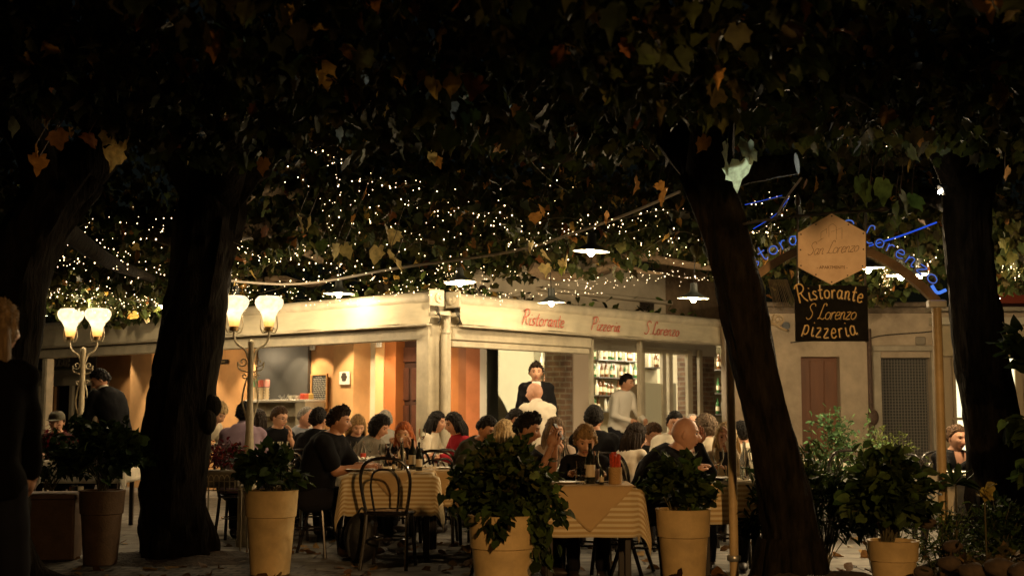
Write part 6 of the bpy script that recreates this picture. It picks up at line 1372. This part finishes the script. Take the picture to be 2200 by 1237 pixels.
    for ft in (0, 1): b = MB(); hn = len(feet.v)//2; b.v = feet.v[ft*hn:(ft+1)*hn]; hf = len(feet.f)//2; b.f = [tuple(i-ft*hn for i in f) for f in feet.f[ft*hf:(ft+1)*hf]]; b.m = [0]*hf; b.build('shoe', mat('shoe_%d' % len(PEOPLE), shoes, .5), o)
    if coll:
        b = MB(); ax = (headc-c7).normalized(); M = ax.to_track_quat('Z', 'Y').to_matrix().to_4x4(); b.lathe([(.088*w, .0), (.075, .02), (.064, .05), (.058, .05), (.066, .02), (.078*w, -.005)], c7+Vector((0, 0, -.025)), 22, M=M); b.build('collar', mat('collar_%d' % len(PEOPLE), coll, .8), o)
    H = lambda mb: [tuple(Rhl @ Vector(v)*hs+headc) for v in mb.v]
    if hair and hair[0] != 'none':
        st = hair[0]; P = hair_arrays('bob' if st == 'long' else st, seed) @ hm.T+np.array(headc); b = MB(); b.add([tuple(v) for v in P], HF_)
        e = MB()
        if st in ('bob', 'long'):
            # falling locks behind and at the sides
            L = {'bob': .13, 'long': .34}[st]
            for i in range(26):
                a = math.pi+(i-12.5)/12.5*1.5; x, y = math.sin(a), -math.cos(a); j = rngs.uniform(.85, 1.1)
                p0 = Vector((x*.078, y*.092, .03)); p1 = Vector((x*.096*j, y*.108*j+.008, -.06)); p2 = Vector((x*(.085+.02*j), y*.10*j+.012, -.06-L*.5)); p3 = Vector((x*.085*j, y*.08+.03, -.06-L*rngs.uniform(.85, 1.1)))
                e.tube(spline([p0, p1, p2, p3], 4), [.012, .015, .017, .017, .018, .018, .017, .016, .015, .013, .011, .008, .003], n=7)
        if st == 'bun': e.ell((0, .105, .05), (.04, .035, .04), 14, 10)
        if e.v: b.add(H(e), e.f)
        b.build('hair', HM[hair[1]], o, ang=180)
    if glasses:
        g_ = MB()
        for s_ in (-1, 1): g_.tube([(s_*.032+.022*math.cos(a), -.108+.004*abs(math.sin(a)), .008+.016*math.sin(a)) for a in np.linspace(0, 6.28, 18, endpoint=False)], .0022, n=5, closed=True); g_.tube([(s_*.054, -.104, .012), (s_*.076, -.03, .012), (s_*.078, .01, .006)], .002, n=5)
        g_.tube([(-.011, -.113, .012), (.011, -.113, .012)], .002, n=5); b = MB(); b.add(H(g_), g_.f); b.build('glasses', mat('glasses_%s' % glasses, {'black': (.02, .02, .02), 'gold': (.5, .35, .12)}[glasses], .3), o)
    if toph == 'cap':
        g_ = MB(); g_.lathe([(.086, .035), (.09, .05), (.084, .09), (.06, .12), (.0, .135)], (0, .004, 0), 22, M=Matrix.Diagonal((1, 1.2, 1, 1))); g_.ell((0, -.12, .045), (.065, .06, .008), 14, 8); b = MB(); b.add(H(g_), g_.f); b.build('cap', mat('cap_cloth', (.10, .09, .06), .9), o)
    if toph == 'hood': g_ = MB(); g_.ell((0, .085, -.15), (.11, .075, .06), 18, 12); g_.v = [tuple(Vector(v)*(1+.1*mnoise.noise(Vector(v)*14))) for v in g_.v]; b = MB(); b.add(H(g_), g_.f); b.build('hood', mat(cn, shirt), o)
    if layer:  # visible shirt front under an open jacket
        b = MB(); T_ = [.50, .60, .68, .76, .84, .90, .95, .99]; Y_ = [.115, .124, .122, .114, .106, .092, .082, .072] if not female else [.118, .128, .124, .112, .102, .09, .078, .066]; W_ = [.004, .018, .03, .04, .05, .055, .055, .05]; vs = []
        for q_ in (.034, .010):
            for t_, y_, x_ in zip(T_, Y_, W_):
                for s_ in (-1, 0, 1): vs.append(hip+up*sp*t_-fr_*(.035*math.sin(math.pi*min(1, t_))*(1 if lean > 4 else .3))+fr_*(y_*w+q_-abs(s_)*x_*.30)+rt*(s_*x_))
        fs = []
        for L_o, fl in ((0, 1), (24, 0)):
            for k_ in range(7):
                for i_ in range(2): a_ = L_o+k_*3+i_; f_ = (a_, a_+1, a_+4, a_+3); fs.append(f_ if fl else f_[::-1])
        for k_ in range(7): fs += [(k_*3, k_*3+3, k_*3+27, k_*3+24), (k_*3+2, k_*3+26, k_*3+29, k_*3+5)]
        b.add(vs, fs); b.build('undershirt', mat('under_%d' % len(PEOPLE), layer, .85), o)
    if extra: extra(o, headc, wr, Rb, hip+up*sp*.62+fr_*(.135*w), rt, fr_, up)
    PEOPLE.append(o)
    if not stand and chairlabel:
        c = Rb @ Vector((0, .0, 0)); chair(loc.x+c.x, loc.y+c.y, face, 'black bentwood chair under the '+chairlabel if isinstance(chairlabel, str) else 'black bentwood chair')
    return o
def X_(name, f): return f
def phone(o, hc, wr, Rb, ch, rt, fr, up): b = MB(); b.box(wr[1]+Vector((0, -.03, .10)), (.07, .012, .14), M=Matrix.Rotation(R(-30), 4, 'X')); b.build('phone_case', black, o)
def plate_in_hand(o, hc, wr, Rb, ch, rt, fr, up): b = MB(); b.lathe([(0, 0), (.08, .0), (.13, .015), (0, .01)], wr[-1]+Vector((0, -.1, .03)), 22); b.build('plate', white, o)
def slogan(o, hc, wr, Rb, ch, rt, fr, up):
    M = Matrix((rt, up, fr)).transposed().to_4x4(); M.translation = ch+fr*.022+up*.06; bfont('WILD', .115, M, 'shirt_print', mat('print_white', (.6, .55, .42), .8), o, extrude=.006)
BLK = (.010, .010, .011)
# -- left part
person(-10, 644, 5.3, 185, 'person standing close at the left edge with long fair hair, dark jacket', ('long', 'dblonde'), 'fair', (.006, .005, .004), stand=True, hface=150, pitch=0, lean=0, wide=.98, female=True, hands={-1: (-.10, -.28, 1.0), 1: (.10, -.28, 1.0)})
person(122, 884, 14.5, 5, 'seated man in a grey cap smiling behind the red flowers', ('short', 'brown'), 'fair', (.06, .02, .02), toph='cap', chairlabel='man in the grey cap')
person(181, 890, 15.0, 60, 'small seated person with dark hair behind the left lamp post', ('short', 'black'), 'tan', (.05, .045, .04), chairlabel='person behind the left lamp post')
person(216, 792, 14.2, -118, 'standing waiter in black jacket bending beside the left lamp post', ('short', 'black'), 'tan', BLK, stand=True, hface=-75, pitch=32, lean=22, coll=(.7, .65, .55), wide=1.12, hands={-1: (-.12, -.42, .98), 1: (.12, -.40, .98)})
person(468, 862, 13.9, 60, 'person in cream shirt with plate, half hidden by the broad trunk', ('fringe', 'blonde'), 'fair', (.55, .48, .36), stand=True, lean=48, pitch=38, hands={-1: (-.05, -.52, .9), 1: (.15, -.5, .85)}, extra=plate_in_hand)
person(526, 864, 12.95, 178, 'man in lilac shirt seen from behind the middle lamp post', ('short', 'black'), 'fair', (.34, .24, .30), hface=175, lean=10, coll=(.34, .24, .30), wide=1.12, chairlabel='man in the lilac shirt')
person(556, 880, 14.6, 180, 'dark haired woman from behind, right of the lilac shirt', ('bob', 'dark'), 'tan', (.03, .025, .02), female=True, chairlabel='dark haired woman before the counter')
person(600, 873, 14.25, 30, 'man with glasses in black lettered shirt resting chin on hand', ('short', 'brown'), 'fair', BLK, sleeve=.4, hface=58, pitch=16, lean=14, glasses='black', hands={1: (0, 0, 0, 'chin')}, extra=slogan, chairlabel='man in the black lettered shirt')
person(657, 873, 14.5, 40, 'older grey haired man in pale blue shirt looking down', ('recede', 'grey'), 'pink', (.30, .32, .36), sleeve=.4, hface=70, pitch=22, lean=16, chairlabel='older man in pale blue')
person(684, 876, 13.2, 165, 'man in black with short black hair seen from behind', ('short', 'black'), 'tan', BLK, hface=150, wide=1.05, chairlabel='black haired man seen from behind')
person(728, 875, 11.55, 78, 'big dark haired man in black shirt at the bottle table, in profile', ('quiff', 'dark'), 'tan', BLK, sleeve=.45, hface=86, pitch=10, lean=17, wide=1.28, hands={-1: (-.10, -.50, TZ+.03), 1: (.02, -.52, TZ+.04)}, shoes=(.30, .17, .08), chairlabel='big man in black at the bottle table')
person(768, 890, 14.3, 30, 'blonde woman bending her head, in dark clothes behind the bottles', ('bob', 'dblonde'), 'fair', (.02, .02, .022), hface=20, pitch=32, lean=14, female=True, chairlabel='blonde woman with bent head')
person(815, 893, 13.75, 62, 'woman with dark curls in grey cardigan leaning forward', ('curly', 'black'), 'tan', (.16, .14, .11), hface=68, pitch=24, lean=24, female=True, hs=.97, hands={1: (0, -.45, .95)}, chairlabel='woman with dark curls')
person(827, 882, 15.2, 190, 'grey haired head seen behind the woman with dark curls', ('short', 'grey'), 'pink', (.3, .28, .24), chairlabel='grey haired guest by the dark door')
person(868, 907, 12.75, -6, 'red haired woman with glasses leaning her cheek on her hand', ('bob', 'red'), 'fair', (.014, .013, .016), hface=-8, pitch=6, lean=12, glasses='gold', female=True, hands={1: (0, 0, 0, 'cheek'), -1: (-.1, -.3, TZ+.03)}, chairlabel='red haired woman')
person(938, 884, 14.7, 70, 'dark haired guest in white behind the corner column', ('bob', 'black'), 'tan', (.6, .54, .42), female=True, lean=14, chairlabel='guest in white by the corner column')
person(976, 886, 14.0, -60, 'woman with dark bob in red top, right of the column', ('bob', 'black'), 'tan', (.30, .02, .03), female=True, hface=-62, pitch=14, chairlabel='woman in the red top')
person(1045, 893, 12.5, 48, 'man in dark olive shirt bending forward over his plate', ('short', 'black'), 'tan', (.035, .032, .02), sleeve=.45, hface=55, pitch=30, lean=30, wide=1.05, hands={-1: (-.15, -.42, TZ+.03), 1: (.1, -.4, TZ+.05)}, chairlabel='man in the dark olive shirt')
person(1083, 902, 11.7, 165, 'blonde woman seen from behind above the central bush', ('bob', 'blonde'), 'fair', (.02, .018, .015), sleeve=.3, female=True, hface=150, pitch=14, lean=12, chairlabel='blonde woman seen from behind')
person(1106, 878, 14.2, 30, 'dark haired head between the blonde hair and the bald waiter', ('short', 'black'), 'tan', (.05, .04, .03), hface=50, pitch=22, chairlabel='dark haired guest before the bald waiter')
person(1133, 888, 10.25, 70, 'young dark haired man in profile looking at phone above the bush', ('quiff', 'black'), 'dark', BLK, sleeve=.4, hface=80, pitch=18, lean=14, hands={1: (.02, -.40, 1.02, 'up'), -1: (-.08, -.40, 1.0, 'up')}, extra=phone, chairlabel='young man with the phone')
person(1192, 897, 11.6, 6, 'woman with grey brown hair holding both hands before her mouth', ('long', 'greybrown'), 'pink', (.40, .32, .26), hface=14, pitch=6, lean=10, sleeve=.8, female=True, glasses=None, hands={1: (0, 0, 0, 'chin'), -1: (0, 0, 0, 'chin')}, chairlabel='woman with grey brown hair')
person(1257, 912, 10.1, 0, 'short haired woman looking down at the breadstick table', ('fringe', 'dblonde'), 'fair', BLK, hface=4, pitch=24, lean=12, female=True, trousers=(.012, .012, .015), chairlabel='short haired woman at the breadstick table')
person(1276, 871, 12.2, 178, 'man in black with thick black hair, back turned, at centre right', ('short', 'black'), 'tan', BLK, hface=172, lean=5, wide=1.12, hs=1.04, chairlabel='man in black with his back turned')
person(1366, 909, 12.0, 130, 'woman in white blazer with very long dark hair', ('long', 'dark'), 'fair', (.66, .58, .46), female=True, hface=118, lean=12, hs=1.02, chairlabel='woman in the white blazer')
person(1402, 908, 13.5, 30, 'seated guest looking down beside the woman in white blazer', ('short', 'brown'), 'tan', (.03, .03, .03), hface=40, pitch=26, glasses='black', chairlabel='guest looking down beside the blazer')
person(1450, 884, 13.3, 8, 'dark haired man in white shirt half behind the bald man', ('short', 'black'), 'tan', (.68, .62, .5), hface=6, wide=1.1, sleeve=.9, chairlabel='man in the white shirt')
person(1471, 895, 10.0, 74, 'bald man in black sweater raising his hand at the right table', None, 'pink', BLK, hface=84, pitch=6, lean=30, wide=1.22, hs=1.1, hands={-1: (-.1, -.42, TZ+.06), 1: (.12, -.42, 1.03, 'up')}, chairlabel='bald man in the black sweater')
person(1487, 889, 14.3, 10, 'reddish balding head just behind the bald man', ('recede', 'grey'), 'pink', (.5, .46, .38), chairlabel='balding guest behind the bald man')
person(1517, 893, 12.6, 215, 'grey haired guest in pale hooded top, turned away', ('curly', 'greybrown'), 'pink', (.55, .48, .36), hface=-115, pitch=12, lean=8, toph='hood', hs=.95, chairlabel='guest in the pale hooded top')
person(1560, 908, 10.75, -8, 'blonde woman in beige cardigan smiling beside the arch post', ('bob', 'blonde'), 'fair', (.46, .38, .27), hface=-12, pitch=4, lean=8, female=True, hands={1: (.02, -.28, 1.02, 'up'), -1: (-.12, -.3, TZ+.04)}, layer=(.012, .012, .014), chairlabel='blonde woman in the beige cardigan')
person(1593, 905, 12.8, 190, 'dark haired guest in white between arch post and trunk', ('short', 'black'), 'tan', (.6, .54, .42), chairlabel='guest in white behind the arch post')
person(2056, 912, 11.9, 14, 'woman in black low necked top at the round table', ('bun', 'brown'), 'pink', BLK, hface=20, pitch=10, lean=8, female=True, wide=1.18, layer=(.5, .26, .17), hands={-1: (-.08, -.40, TZ+.05), 1: (.1, -.4, TZ+.03)}, seath=.36, chairlabel='woman at the round table')
chair(XG(1995, 11.6), 11.7, 120, 'empty black bentwood chair left of the round table behind the arch post')
# -- standing staff
person(1152, 779, 15.9, 0, 'standing dark haired waiter in black suit looking at the viewer', ('quiff', 'dark'), 'fair', BLK, stand=True, floor=.12, lean=0, pitch=4, layer=(.7, .66, .58), wide=1.05, hands={-1: (-.22, -.06, .95), 1: (.22, -.06, .95)})
person(1149, 821, 14.6, -150, 'bald waiter in white shirt standing before the bar window', None, 'pink', (.70, .64, .52), stand=True, hface=-120, pitch=4, lean=10, wide=1.1, coll=(.72, .66, .54))
person(1346, 803, 18.2, 40, 'waiter in white shirt behind the beige screen looking right', ('short', 'black'), 'tan', (.72, .68, .6), stand=True, floor=.12, hface=62, pitch=12, lean=12)
